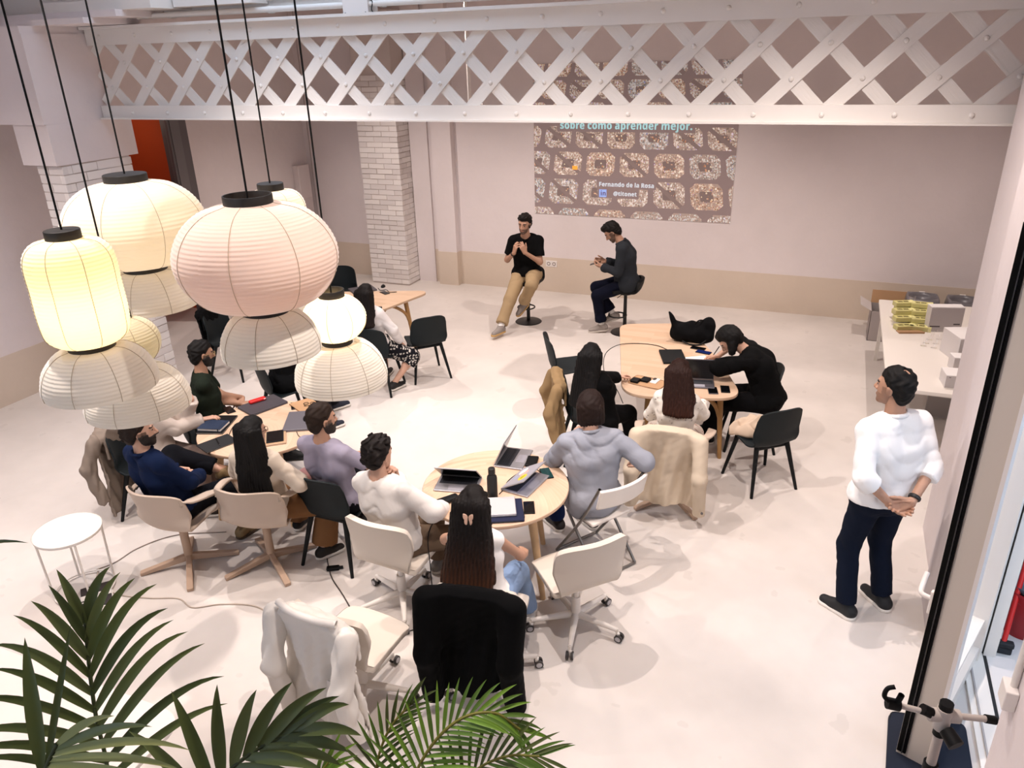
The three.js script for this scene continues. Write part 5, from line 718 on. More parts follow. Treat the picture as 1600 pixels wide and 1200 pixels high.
  const tr = thing('leather_tray', 'tan leather mat under two black chargers', 'mat', [-1.375, TY, -6.455], R(-12)); part('mat', slab([[-0.16, -0.1], [0.16, -0.1], [0.16, 0.1], [-0.16, 0.1]], 0, 0.006, 0.02, 0.002), M.kraft, tr); part('rim', tube([[-0.15, 0.006, -0.095], [0.15, 0.006, -0.095], [0.158, 0.006, -0.08], [0.158, 0.006, 0.08], [0.15, 0.006, 0.095], [-0.15, 0.006, 0.095], [-0.158, 0.006, 0.08], [-0.158, 0.006, -0.08]], 0.003, 80, 6, true), mat(0x8a6848, 0.8), tr);
  const ch = (label, x, z, tn) => { const q = thing('charger', label, 'charger', [x, TY + 0.006, z], R(tn)); part('body', box(0.078, 0.028, 0.085, 0.01).translate(0, 0.014, 0), M.black, q); part('mark', disc(0.014, 0.028, 0.0286, 0.0002, 20), M.anthracite, q); return q; };
  ch('square black charger at the left end of the tan mat', -1.485, -6.43, -10); ch('square black charger beside the white card', -1.4, -6.475, -14);
  const cd = thing('white_card', 'small white box with a grey clip on the tan mat', 'box', [-1.315, TY + 0.006, -6.49], R(-12)); part('box', box(0.06, 0.012, 0.11, 0.003).translate(0, 0.006, 0), M.paper, cd); part('clip', box(0.026, 0.006, 0.05, 0.002).translate(-0.012, 0.015, -0.02), M.steel, cd);
  const lc = thing('charging_cable', 'thin black cable looping off the edge of the right oak table', 'cable'); part('cord', tube([[-1.36, TY + 0.006, -7.32], [-1.5, TY + 0.004, -7.42], [-1.7, TY + 0.004, -7.42], [-1.88, TY + 0.01, -7.3], [-1.96, 0.72, -7.1], [-1.9, 0.62, -6.85], [-1.7, 0.56, -6.6], [-1.6, 0.5, -6.45]], 0.004, 70, 6), M.black, lc);
  // far oak table
  const m2 = thing('mouse', 'black mouse at the far edge of the distant oak table', 'mouse', [-5.42, TY, -8.46], R(20)); part('shell', mgeo, M.black, m2); part('wheel', bar([-0.004, 0.03, -0.022], [0.004, 0.03, -0.022], 0.006), M.greyMetal, m2);
  const c3 = thing('charging_cable', 'black cable coiled between laptop and phone on the far table', 'cable'); part('cord', tube([[-5.45, TY + 0.004, -8.38], [-5.36, TY + 0.004, -8.3], [-5.3, TY + 0.004, -8.34], [-5.2, TY + 0.004, -8.26], [-5.12, TY + 0.004, -8.3]], 0.005, 40, 6), M.black, c3); 
  const wl = thing('wallet', 'dark wallet by the woman at the far oak table', 'wallet', [-5.0, TY, -7.62], R(10)); part('flap', box(0.12, 0.012, 0.05, 0.004).translate(0, 0.006, 0), M.black, wl); part('fold', box(0.12, 0.01, 0.045, 0.004).translate(0, 0.017, 0), M.anthracite, wl);
}
// phone in the speaker's hands
{ const p = phone('black phone held in both hands by the seated speaker', -2.835, -9.66, 100, { y: 0.955 }); p.rotation.set(0.0, R(98), 0); p.rotation.order = 'YXZ'; p.rotation.x = R(-18); }
// ---------- things on the white table and behind it ----------
{
  const packTex = canvasTex(128, 64, (c, w, h) => { c.fillStyle = '#d8d08a'; c.fillRect(0, 0, w, h); c.fillStyle = '#5d552a'; c.fillRect(16, 18, 34, 28); c.fillRect(56, 18, 34, 28); c.fillStyle = '#efe9a8'; c.fillRect(98, 10, 22, 44); c.fillStyle = '#d8cf7a'; for (let k = 0; k < 4; k++) c.fillRect(20 + k * 18, 24, 8, 3); });
  const mk = (x, y, z, turn, label) => { const t = thing('yellow_pack', label, 'pack', [x + (rnd() - 0.5) * 0.03, 0.74 + y, z], R(turn + (rnd() - 0.5) * 14), 'yellow packs heaped on the white table'); part('pack', box(0.21, 0.05, 0.1, 0.006).translate(0, 0.025, 0), mat(0xcfc88a, 0.6), t); part('label', new THREE.PlaneGeometry(0.2, 0.092).rotateX(-Math.PI / 2).translate(0, 0.0505, 0), mat(0xffffff, 0.6, { map: packTex }), t); part('end', box(0.03, 0.052, 0.102, 0.004).translate(0.092, 0.026, 0), mat(0xe9e3a0, 0.6), t); return t; };
  const L = [['topmost yellow pack of the left-hand heap', 0.86, 3, -9.1, 24], ['second yellow pack from the top of the left heap', 0.875, 2, -8.98, 22], ['third yellow pack down in the left heap', 0.86, 1, -8.88, 24], ['lowest yellow pack of the left heap, nearest the front', 0.87, 0, -8.75, 24], ['topmost yellow pack of the right heap beside the tall box', 1.045, 3, -9.1, 2], ['second yellow pack down in the right heap', 1.05, 2, -8.99, 0], ['third yellow pack down in the right heap', 1.045, 1, -8.88, 3], ['lowest yellow pack of the right heap', 1.04, 0, -8.77, 0]];
  for (const [l, x, k, z, tn] of L) mk(x, k * 0.051, z, tn, l);
  for (const [x, z] of [[0.87, -8.99], [1.045, -8.99]]) for (let k = 0; k < 1; k++) mk(x, 0, z - 0.05, 10, 'yellow pack at the bottom of the heap, under the others');
  for (const [x, z] of [[0.87, -9.1], [1.045, -9.1]]) for (let k = 1; k < 3; k++) mk(x, (k - (k === 1 ? 0 : 0)) * 0.051, z - 0.02, 14, 'yellow pack at the bottom of the heap, under the others');
  const kr = thing('kraft_tray', 'flat kraft board under the lowest yellow packs', 'board', [0.93, 0.74, -8.66], R(18)); part('board', box(0.26, 0.008, 0.09, 0.002).translate(0, 0.004, 0), M.kraft, kr); part('lip', box(0.26, 0.02, 0.004, 0.001).translate(0, 0.01, 0.045), M.kraft, kr);
  const cartonTex = (lines) => canvasTex(256, 200, (c, w, h) => { c.fillStyle = '#b9b2b1'; c.fillRect(0, 0, w, h); c.fillStyle = '#5a5354'; lines.forEach(([x, y, q]) => c.fillRect(x, y, q, 12)); });
  const carton = (label, x, z, turn, w, h, d, face, o = {}) => { const t = thing('white_box', label, 'box', [x, 0.74, z], R(turn)); part('carton', box(w, h, d, 0.004).translate(0, h / 2, 0), mat(0xe5e0df, 0.7), t); if (face) part('front_print', new THREE.PlaneGeometry(w * 0.985, h * 0.97).translate(0, h / 2, d / 2 + 0.001), mat(0xffffff, 0.7, { map: cartonTex(face) }), t); part('lid_flap', box(w, 0.004, d * 0.98, 0.001).translate(0, h + 0.002, 0), mat(0xefebe9, 0.7), t); return t; };
  carton('tall white box with a grey front and small print behind the glasses', 1.24, -8.83, 15, 0.33, 0.27, 0.12, [[10, 150, 78], [190, 130, 50], [180, 165, 20]]);
  carton('large white box with a grey front near the door side of the table', 1.42, -8.1, 20, 0.42, 0.24, 0.34, [[200, 16, 50], [14, 176, 24]]);
  carton('small white box nearest the front corner of the white table', 1.21, -7.31, 7, 0.2, 0.115, 0.2, [[30, 20, 20], [180, 20, 24]]);
  carton('white box with a grey window between the large and the small box', 1.31, -7.72, 12, 0.2, 0.13, 0.14, [[60, 60, 130], [60, 76, 130], [60, 90, 130]]);
  carton('white box half hidden by the wall at the table edge', 1.47, -7.42, 12, 0.16, 0.13, 0.26, [[140, 30, 70], [20, 150, 60]]);
  const glass = (label, x, z) => { const t = thing('drinking_glass', label, 'glass', [x, 0.7405, z], 0, 'clear glasses beside the boxes'); part('cup', lathe([[0, 0.004], [0.027, 0.004], [0.032, 0.1], [0.0335, 0.1], [0.03, 0.0], [0, 0]], 28), M.glass, t); return t; };
  const G = [[1.03, -8.27, 'clear glass at the front left of the cluster of glasses'], [1.12, -8.24, 'clear glass at the front of the cluster beside the large box'], [1.06, -8.36, 'clear glass in the middle row of the cluster'], [1.15, -8.37, 'clear glass in the middle row nearest the large box'], [1.1, -8.48, 'clear glass at the back of the cluster, left'], [1.19, -8.52, 'clear glass at the back of the cluster by the tall box'], [1.0, -9.7, 'single clear glass standing alone at the far edge of the white table']];
  for (const [x, z, l] of G) glass(l, x, z);
  // recycling bins with hollowed grey lids
  const bin = (label, x) => { const t = thing('recycling_bin', label, 'bin', [x, 0, -10.55]); part('body', box(0.38, 0.5, 0.4, 0.05).translate(0, 0.25, 0), mat(0x1f3d17, 0.6), t);
    const prof = [[0.11, 0.0], [0.115, 0.0], [0.14, 0.02], [0.15, 0.05]], g = new THREE.LatheGeometry([[0, 0.005], [0.09, 0.01], [0.135, 0.035], [0.155, 0.075], [0.165, 0.11], [0.2, 0.105], [0.212, 0.08], [0.225, 0.0]].map(([a, b]) => new THREE.Vector2(a, b)), 48), p = g.attributes.position;
    for (let i = 0; i < p.count; i++) { const X = p.getX(i), Z = p.getZ(i), r = Math.hypot(X, Z); if (r > 0.17) { const m = Math.max(Math.abs(X), Math.abs(Z)) / r, k = lerp(1, Math.pow(1 / m, 0.75), clamp((r - 0.17) / 0.03, 0, 1)); p.setX(i, X * k * 0.9); p.setZ(i, Z * k * 0.95); } } g.computeVertexNormals(); g.translate(0, 0.5, 0);
    part('lid', g, mat(0x6b686c, 0.35), t); part('handle', box(0.07, 0.02, 0.02, 0.006).translate(0, 0.605, -0.19), M.white, t); return t; };
  bin('grey-lidded green recycling bin beside the cardboard carton', 1.2); bin('grey-lidded green recycling bin on the right, nearest the bay wall', 1.66);
  const cb = thing('cardboard_box', 'open cardboard box with a brown flap standing against the back wall', 'box', [0.85, 0, -10.6]); part('carton', mg([boxAt(-0.22, 0, -0.2, 0.22, 0.006, 0.2), boxAt(-0.22, 0, 0.194, 0.22, 0.4, 0.2), boxAt(-0.22, 0, -0.2, 0.22, 0.4, -0.194), boxAt(-0.22, 0, -0.2, -0.214, 0.4, 0.2), boxAt(0.214, 0, -0.2, 0.22, 0.4, 0.2)]), mat(0xa59b98, 0.9), cb);
  const fl = part('flap', box(0.44, 0.17, 0.005, 0.002).translate(0, 0.085, 0), M.kraft, cb, [0, 0.4, -0.197]); fl.rotation.x = -0.25; const f2 = part('flap', box(0.16, 0.005, 0.39, 0.002).translate(-0.08, 0, 0), mat(0xcfc6c2, 0.9), cb, [-0.217, 0.4, 0]); f2.rotation.z = -0.5;
}
// ---------- walls: outlet, wall box, projector, floor cables ----------
{
  const o = thing('double_outlet', 'white double wall outlet behind the speaker in black', 'outlet', [-4.03, 0.46, ZB + 0.007]); part('plate', box(0.19, 0.1, 0.012, 0.005), M.white, o); for (const s of [-1, 1]) part('socket', new THREE.TorusGeometry(0.024, 0.006, 8, 24).translate(s * 0.045, 0, 0.006), mat(0x8f8680, 0.6), o);
  const b = thing('wall_box', 'tall flat white box fixed to the left wall near the corner', 'wall box', [XL, 0.93, -10.98]); part('housing', box(0.12, 0.98, 0.3, 0.01).translate(0.06, 0.49, 0), mat(0xd8ccca, 0.7), b); part('cover', box(0.01, 0.42, 0.27, 0.004).translate(0.122, 0.22, 0), mat(0xcfc2c0, 0.6), b);
  const c = thing('wall_cable', 'thin cable running down the corner to a small white box', 'cable', [XL + 0.12, 0, ZB + 0.03]); part('cord', tube([[0, 4.5, 0], [0.005, 3, 0], [-0.005, 1.5, 0], [0, 0.62, 0]], 0.007, 40, 6), mat(0xb5a8a4, 0.8), c); part('box', box(0.1, 0.14, 0.05, 0.008).translate(0.02, 0.55, 0), M.white, c);
  const p = thing('projector', 'white ceiling projector hanging behind the lattice girder', 'projector', [-3.82, 2.9, -8.05], R(172)); part('housing', box(0.36, 0.1, 0.28, 0.03).translate(0, 0.05, 0), M.white, p); part('lens', bar([0.08, 0.05, 0.14], [0.08, 0.05, 0.17], 0.035, 0.03, 24), M.blackGloss, p); part('vent', box(0.004, 0.05, 0.18, 0.001).translate(0.181, 0.05, 0), M.anthracite, p); part('bracket', mg([box(0.16, 0.02, 0.16, 0.004).translate(0, 0.125, 0), bar([0, 0.13, 0], [0, HC - 2.9, 0], 0.02), bar([-0.1, 0.1, -0.1], [0.1, 0.16, 0.1], 0.008), bar([0.1, 0.1, -0.1], [-0.1, 0.16, 0.1], 0.008)]), M.white, p); part('connector', mg([box(0.05, 0.04, 0.03, 0.004).translate(-0.1, 0.12, -0.1), box(0.06, 0.03, 0.03, 0.004).translate(0.02, 0.115, -0.12)]), M.black, p);
  const floorCable = (label, pts, r, m) => { const t = thing('floor_cable', label, 'cable'); part('cord', tube(pts.map(([x, z]) => [x, r, z]), r, 120, 6), m, t); return t; };
  floorCable('pale cable on the floor from the tray table to the denim shirt man', [[-4.3, -3.98], [-4.68, -3.78], [-4.82, -3.54], [-4.84, -3.34], [-4.9, -3.22]], 0.005, mat(0x8f837b, 0.7));
  floorCable('pale cable wandering over the floor past the tray table', [[-4.9, -3.24], [-4.75, -3.1], [-4.49, -3.06], [-4.24, -3.11], [-4.03, -3.18], [-3.87, -3.14], [-3.7, -3.24], [-3.45, -3.31], [-3.17, -3.25], [-2.8, -3.28]], 0.005, mat(0xb5a698, 0.7));
  floorCable('dark cable on the floor between the dark chair and the white jacket chair', [[-3.62, -4.35], [-3.43, -4.13], [-3.2, -3.86], [-3.11, -3.77], [-2.93, -3.64], [-2.75, -3.5]], 0.005, mat(0x3a3330, 0.7));
  const a1 = thing('power_adapter', 'small black plug in the dark floor cable', 'adapter', [-3.17, 0, -3.87], R(30)); part('brick', box(0.1, 0.028, 0.05, 0.012).translate(0, 0.014, 0), M.black, a1); part('plug', bar([0.05, 0.014, 0], [0.075, 0.014, 0], 0.012), M.black, a1);
  const a2 = thing('power_adapter', 'square black power adapter on the floor by the black cardigan', 'adapter', [-2.22, 0, -3.57], R(10)); part('brick', box(0.09, 0.035, 0.09, 0.01).translate(0, 0.0175, 0), M.black, a2); part('mark', box(0.05, 0.001, 0.02, 0.0004).translate(0, 0.0355, 0), M.anthracite, a2);
  const ac = thing('adapter_cable', 'black cable from the round table down to the square adapter', 'cable'); part('cord', tube([[-2.2, 0.74, -3.85], [-2.24, 0.62, -3.76], [-2.2, 0.4, -3.68], [-2.16, 0.2, -3.6], [-2.2, 0.03, -3.56], [-2.26, 0.006, -3.5], [-2.4, 0.006, -3.4]], 0.004, 60, 6), M.black, ac);
}
// ---------- doorway on the right ----------
{
  const d = struct('door_2', null, null, [1.17, 0, -4.59]); d.rotation.y = R(249.4);
  const wht = M.offWhite, H = 2.92, L = 1.11;
  part('gasket', boxAt(L - 0.002, 0.04, 0.03, L + 0.012, H, 0.075), mat(0x030303, 0.6, { specularIntensity: 0.2 }), d);
  part('gasket_lip', boxAt(L + 0.012, 0.04, 0.045, L + 0.02, H, 0.05), mat(0x2a2a2a, 0.4), d);
  part('stile', boxAt(L - 0.09, 0.0, -0.075, L, H, 0.078), mat(0xc9beb2, 0.5), d); part('stile_face', boxAt(L - 0.1, 0.0, -0.09, L + 0.006, H, -0.072), M.white, d);
  part('hinge_stile', boxAt(0, 0, -0.07, 0.09, H, 0.07), wht, d); part('bottom_rail', boxAt(0.08, 0.0, -0.06, L - 0.08, 0.12, 0.06), wht, d); part('top_rail', boxAt(0.08, H - 0.1, -0.06, L - 0.08, H, 0.06), wht, d); part('mid_rail', boxAt(0.08, 0.3, -0.05, L - 0.08, 0.33, 0.05), wht, d);
  part('pane', boxAt(0.08, 0.12, -0.004, L - 0.08, H - 0.1, 0.004), M.glass, d);
  part('door_handle', mg([box(0.03, 0.14, 0.02, 0.008).translate(L - 0.05, 1.0, 0.088), tube([[L - 0.05, 1.02, 0.09], [L - 0.05, 1.03, 0.14], [L - 0.1, 1.06, 0.15], [L - 0.14, 1.1, 0.15]], 0.013, 20, 10)]), M.white, d);
  const fr = struct('door_frame', null, null);
  part('jamb', boxAt(1.15, 0, -4.66, 1.24, 2.98, -4.58), M.white, fr); part('jamb_seal', boxAt(1.23, 0, -4.582, 1.245, 2.98, -4.57), mat(0x0a0a0a, 0.4), fr); part('jamb', boxAt(1.245, 0, -4.66, 1.31, 2.98, -4.56), M.offWhite, fr); part('head', boxAt(1.15, 2.94, -4.6, 1.4, 3.0, -3.2), M.white, fr);
  part('threshold', boxAt(1.12, -0.005, -4.58, 1.24, 0.02, -3.2), M.offWhite, fr); part('rail', boxAt(1.24, -0.005, -4.58, 1.262, 0.012, -3.2), mat(0x17181a, 0.5), fr); part('threshold', boxAt(1.262, -0.005, -4.58, 1.42, 0.016, -3.2), M.white, fr); part('rail', boxAt(1.155, 0.02, -4.5, 1.165, 0.03, -3.2), mat(0xa8a2a0, 0.5), fr);
  const mt = thing('door_mat', 'navy blue door mat with rounded corners under the open glass door', 'mat'); part('mat', slab([[0.68, -3.87], [1.08, -3.93], [1.08, -3.1], [0.63, -3.1]], 0.0, 0.014, 0.06, 0.004), mat(0x141c2c, 0.95), mt); part('edge', tube([[0.68, 0.013, -3.8], [0.7, 0.013, -3.865], [0.76, 0.013, -3.88], [1.05, 0.013, -3.925]], 0.004, 30, 6), mat(0x0a0f18, 0.9), mt);
  // cleaning things in the courtyard
  const bucket = (label, x, z, c, r = 0.15, h = 0.34) => { const t = thing('bucket', label, 'bucket', [x, -0.01, z]); part('pail', lathe([[0, 0.004], [r * 0.8, 0.004], [r, h], [r + 0.012, h], [r + 0.012, h - 0.02], [r * 0.82, 0], [0, 0]]), mat(c, 0.45), t); part('handle', new THREE.TorusGeometry(r + 0.008, 0.005, 6, 30, Math.PI).rotateX(1.9).translate(0, h - 0.02, 0), M.steel, t); part('wringer', lathe([[r * 0.3, h - 0.03], [r * 0.9, h - 0.01], [r * 0.95, h + 0.03], [r * 0.9, h + 0.03]], 30), mat(0x59606a, 0.5), t); return t; };
  bucket('red mop bucket with a grey wringer outside the glass door', 1.52, -4.95, 0xa01118); bucket('dark grey bucket behind the red one in the courtyard', 1.82, -5.3, 0x4a4d52, 0.14, 0.4);
  const broom = (label, a, b, c, head) => { const t = thing('broom', label, 'broom'); part('stick', bar(a, b, 0.016, 0.014), mat(c, 0.45), t); part('head', box(0.12, 0.04, 0.05, 0.012).translate(a[0], 0.06, a[2]), mat(0x1c1c20, 0.7), t); part('bristles', box(0.11, 0.05, 0.04, 0.01).translate(a[0], 0.015, a[2]), mat(0x2c2c30, 0.95), t); return t; };
  broom('broom with a red stick leaning beside the red bucket', [1.36, 0.06, -4.66], [1.62, 1.35, -5.6], 0xd01a14); broom('broom with a blue stick leaning in the courtyard corner', [1.8, 0.06, -5.1], [1.62, 1.5, -5.85], 0x1b35a8); broom('broom with a yellow stick leaning behind the blue one', [1.55, 0.06, -5.3], [1.95, 1.3, -5.7], 0xd8d43a);
  const sh = thing('glass_shelf', 'pale grey glass-sided shelf unit outside the door', 'shelf', [2.1, -0.01, -5.6]); for (const x of [-0.3, 0.3]) part('upright', boxAt(x - 0.02, 0, -0.2, x + 0.02, 1.6, 0.2), mat(0x9fb3b0, 0.4), sh); for (const y of [0.1, 0.6, 1.1, 1.58]) part('shelf_board', boxAt(-0.3, y, -0.2, 0.3, y + 0.025, 0.2), mat(0xb9c6c4, 0.4), sh);
  // conduit and box on the near pier
  const cp = thing('pier_conduit', 'white conduit ending in a small square box on the near pier', 'pipe', [0.97, 0, -3.0]); part('pipe', bar([-0.016, 1.12, 0.0], [-0.016, 3.2, 0.0], 0.014), M.whitePaint, cp); part('box', box(0.05, 0.1, 0.1, 0.006).translate(-0.025, 1.07, 0.0), M.white, cp);
  // clamp stand in the foreground
  const st = thing('clamp_stand', 'white tube stand with black clamp arms at the lower right', 'stand', [0.483, 0, -1.96]);
  part('pole', mg([bar([0, 0.02, 0], [0, 1.6, 0], 0.017), bar([0, 1.6, 0], [0, 1.81, 0], 0.014)]), mat(0xbdb0a6, 0.5), st); for (const [y0, y1, r] of [[1.585, 1.63, 0.021], [1.745, 1.765, 0.018], [1.835, 1.865, 0.019]]) part('collar', bar([0, y0, 0], [0, y1, 0], r), M.black, st); part('lower_pole', bar([0, 0.02, 0], [0, 1.6, 0], 0.0185), M.black, st);
  part('joint', mg([bar([0, 1.77, 0], [0, 1.845, 0], 0.022), bar([-0.04, 1.82, 0.012], [0.04, 1.815, -0.014], 0.02)]), mat(0xcfc4bb, 0.5), st); part('knob', bar([0.01, 1.785, 0.02], [0.035, 1.77, 0.055], 0.02, 0.023, 20), M.black, st);
  part('arm', bar([-0.14, 1.845, 0.035], [-0.03, 1.822, 0.01], 0.0085), mat(0xcfc4bb, 0.5), st); part('arm', bar([0.03, 1.818, -0.01], [0.125, 1.8, -0.05], 0.0095), mat(0xcfc4bb, 0.5), st);
  part('clip', mg([bar([-0.155, 1.848, 0.04], [-0.12, 1.842, 0.032], 0.017), tube([[-0.15, 1.855, 0.04], [-0.165, 1.875, 0.045], [-0.16, 1.9, 0.04], [-0.142, 1.908, 0.035]], 0.007, 16, 8), tube([[-0.13, 1.85, 0.036], [-0.125, 1.87, 0.036], [-0.122, 1.886, 0.036]], 0.009, 10, 8)]), M.black, st); part('knob', bar([-0.06, 1.84, 0.02], [-0.035, 1.826, 0.012], 0.016), M.black, st); part('end_cap', bar([0.112, 1.803, -0.045], [0.14, 1.797, -0.055], 0.0125), M.black, st);
  for (let k = 0; k < 3; k++) { const a = k * 2.094 + 0.4; part('leg', bar([0, 0.28, 0], [0.32 * Math.cos(a), 0.01, 0.32 * Math.sin(a)], 0.011), M.black, st); }
}

// ---------- clothes hung on chairs, bags ----------
function drape(name, label, category, at, turn, o) {
  const t = thing(name, label, category, [at[0], 0, at[1]], R(turn)), top = o.top, th = o.th || 0.012, bot = o.bottom, zb = (y) => (y > 0.46 ? -0.235 - (y - 0.46) * 0.13 : -0.235 - (0.46 - y) * (o.flare ?? 0.03)) - (o.gap ?? 0.05);
  const w = (y) => { const q = clamp((top - y) / (top - bot), 0, 1); return lerp(o.w0, o.w1, q); }, sd = o.seed || 1;
  const wave = (x, y) => { const q = clamp((top - y) / 0.35, 0, 1); return q * ((o.amp ?? 0.016) * Math.sin(x * (o.freq || 34) + sd + 1.5 * Math.sin(y * 5 + sd)) + 0.008 * Math.sin(x * 71 + y * 13 + sd * 2)); };
  const skew = o.skew || 0, hem = (x) => bot + (o.hemAmp ?? 0.03) * Math.sin(x * 13 + sd) + skew * x;
  const sleevePrims = (s) => { const a = V(s * (o.w0 + 0.0), top - 0.08, zb(top) + 0.0 + 0.03), b = V(s * (o.w0 + (o.out ?? 0.06)), (top + (o.sleeveEnd ?? bot + 0.2)) / 2, zb(top) - 0.05), c = V(s * (o.w0 + (o.out ?? 0.06) + 0.01), o.sleeveEnd ?? bot + 0.2, zb(0.4) - 0.03), r = o.sr || 0.058; return [[cap(a, b, r, r * 0.95), cap(b, c, r * 0.95, r * 0.82, { p: c, n: V(0, -1, 0) })], c, r]; };
  const fuse = o.fuse ? field([...sleevePrims(-1)[0], ...sleevePrims(1)[0]], 0.03) : null;
  const F = (x, y, z) => {
    const yt = top - 0.55 * Math.max(0, Math.abs(x) - 0.17) - 0.03 * Math.pow(x / 0.2, 2), zc = zb(Math.max(y, 0)) - wave(x, y) + (o.wrap ?? 0.5) * x * x;
    let d = Math.max(Math.abs(z - zc) * 0.85 - th, Math.abs(x) - w(y) - 0.01 * Math.sin(y * 17 + sd), hem(x) - y, y - yt);
    const zt = zb(top) + (o.wrap ?? 0.5) * x * x; let roll = Math.hypot(y - yt + 0.012, z - zt - 0.035) - 0.036; roll = Math.max(roll, Math.abs(x) - o.w0 - 0.02); roll = Math.max(roll, -(Math.hypot(y - yt + 0.03, z - zt - 0.04) - 0.018)); d = smin(d, roll, 0.025);
    const fr = Math.max(Math.abs(z - zt - 0.085 - wave(x, y) * 0.4) - th, Math.abs(x) - o.w0, yt - (o.front ?? 0.2) - y, y - yt); if ((o.front ?? 0.2) > 0) d = smin(d, fr, 0.03);
    if (fuse) d = smin(d, fuse(x, y, z), 0.07);
    return d + (fuse ? 0.0012 : 0.003) * Math.sin(x * 60 + y * 40 + sd) * Math.sin(y * 50 - z * 30);
  };
  const W = Math.max(o.w0, o.w1) + 0.06 + (fuse ? 0.09 : 0), m = clothMat(o.color, 0.92);
  part('body_panel', net(F, [-W, bot - 0.1, -0.52], [W, top + 0.06, 0.0], 0.0095), m, t);
  for (const s of o.fuse ? [] : o.sleeves ?? [-1, 1]) {
    const [P, c, r] = sleevePrims(s), base = field(P, 0.03), [lo, hi] = bounds(P, 0.02);
    const sl = part('sleeve', net((x, y, z) => base(x, y, z) + 0.0045 * Math.sin(y * 34 + 3 * Math.sin(x * 31 + z * 20) + sd) + 0.004 * Math.sin(x * 70 + z * 66 + y * 10), lo, hi, 0.009), m, t);
    if (o.cuffs) part('cuff', bar([c.x, c.y - 0.005, c.z], [c.x, c.y + 0.045, c.z], r * 0.86, r * 0.86, 20), m, sl);
  }
  return { t, zb, m };
}
drape('grey_coat', 'long grey-brown coat hanging from the chair behind the denim shirt man', 'coat', [-5.12, -4.1], 112, { top: 0.84, bottom: 0.1, w0: 0.21, w1: 0.27, color: 0x84776c, seed: 2, freq: 27, amp: 0.02, sleeveEnd: 0.22 });
drape('tan_jacket', 'tan jacket hung over the back of a dark chair', 'jacket', [-1.88, -6.25], 114, { top: 0.86, bottom: 0.3, w0: 0.2, w1: 0.23, color: 0x8f7655, seed: 5, freq: 33, amp: 0.022, sleeveEnd: 0.28 });
{
  const { t, zb } = drape('cream_coat', 'cream coat draped wide over a beige swivel chair', 'coat', [-0.98, -5.72], 183, { top: 0.85, bottom: 0.15, w0: 0.25, w1: 0.27, color: 0xcdbda8, seed: 3, freq: 23, amp: 0.026, gap: 0.09, wrap: 0.9, sleeveEnd: 0.12, sr: 0.06, out: 0.02, fuse: true, skew: 0.12 });
  part('button', bar([-0.31, 0.19, zb(0.2) - 0.1], [-0.31, 0.19, zb(0.2) - 0.11], 0.01), M.greyMetal, t);
}
{
  const { t, zb } = drape('white_denim_jacket', 'white denim jacket with dark buttons on an empty office chair', 'jacket', [-2.26, -2.88], 174, { top: 0.89, bottom: 0.1, w0: 0.25, w1: 0.31, color: 0xe6e0d8, seed: 8, freq: 20, amp: 0.032, gap: 0.08, wrap: 0.4, sleeves: [1, -1], sleeveEnd: 0.14, out: -0.01, sr: 0.062, cuffs: true, skew: 0.05 });
  for (const y of [0.72, 0.6, 0.48, 0.36]) part('button', bar([-0.235, y, zb(y) - 0.045], [-0.235, y, zb(y) - 0.06], 0.009), M.anthracite, t);
  part('pocket', box(0.1, 0.12, 0.01, 0.004).translate(-0.13, 0.42, zb(0.42) - 0.035), clothMat(0xded7cf), t); part('collar', tube([[-0.2, 0.9, zb(0.9) + 0.03], [-0.08, 0.915, zb(0.9) - 0.01], [0.08, 0.915, zb(0.9) - 0.01], [0.2, 0.9, zb(0.9) + 0.03]], 0.022, 30, 8), clothMat(0xe9e3dc), t);
}
drape('black_cardigan', 'large black cardigan hung over an office chair, one sleeve dangling', 'cardigan', [-1.63, -3.34], 190, { top: 0.89, bottom: 0.16, w0: 0.25, w1: 0.27, color: 0x040405, seed: 4, freq: 15, amp: 0.02, gap: 0.085, wrap: 0.6, sleeveEnd: 0.1, out: -0.01, sr: 0.075, fuse: true, hemAmp: 0.05 });
drape('black_jacket', 'black jacket slung over a dark chair near the orange doorway', 'jacket', [-6.55, -6.78], 95, { top: 0.86, bottom: 0.34, w0: 0.2, w1: 0.2, color: 0x0a0a0c, seed: 6, sleeves: [1], sleeveEnd: 0.3 });
function softBag(name, label, category, at, turn, color, lumps, o = {}) {
  const t = thing(name, label, category, at, R(turn)), P = lumps.map(([a, b, r0, r1]) => cap(V(...a), V(...b), r0, r1)), base = field(P, o.k || 0.05), [lo, hi] = bounds(P, 0.02), A = o.amp ?? 0.01;
  lo[1] = -0.01; part(o.part || 'bag', net((x, y, z) => Math.max(base(x, y, z) + A * (Math.sin(x * 37 + 2 * Math.sin(z * 29)) * 0.6 + Math.sin(z * 47 + y * 31 + 2 * Math.sin(x * 21)) * 0.5), 0.001 - y), lo, hi, 0.0085), clothMat(color, 0.9), t); return t;
}
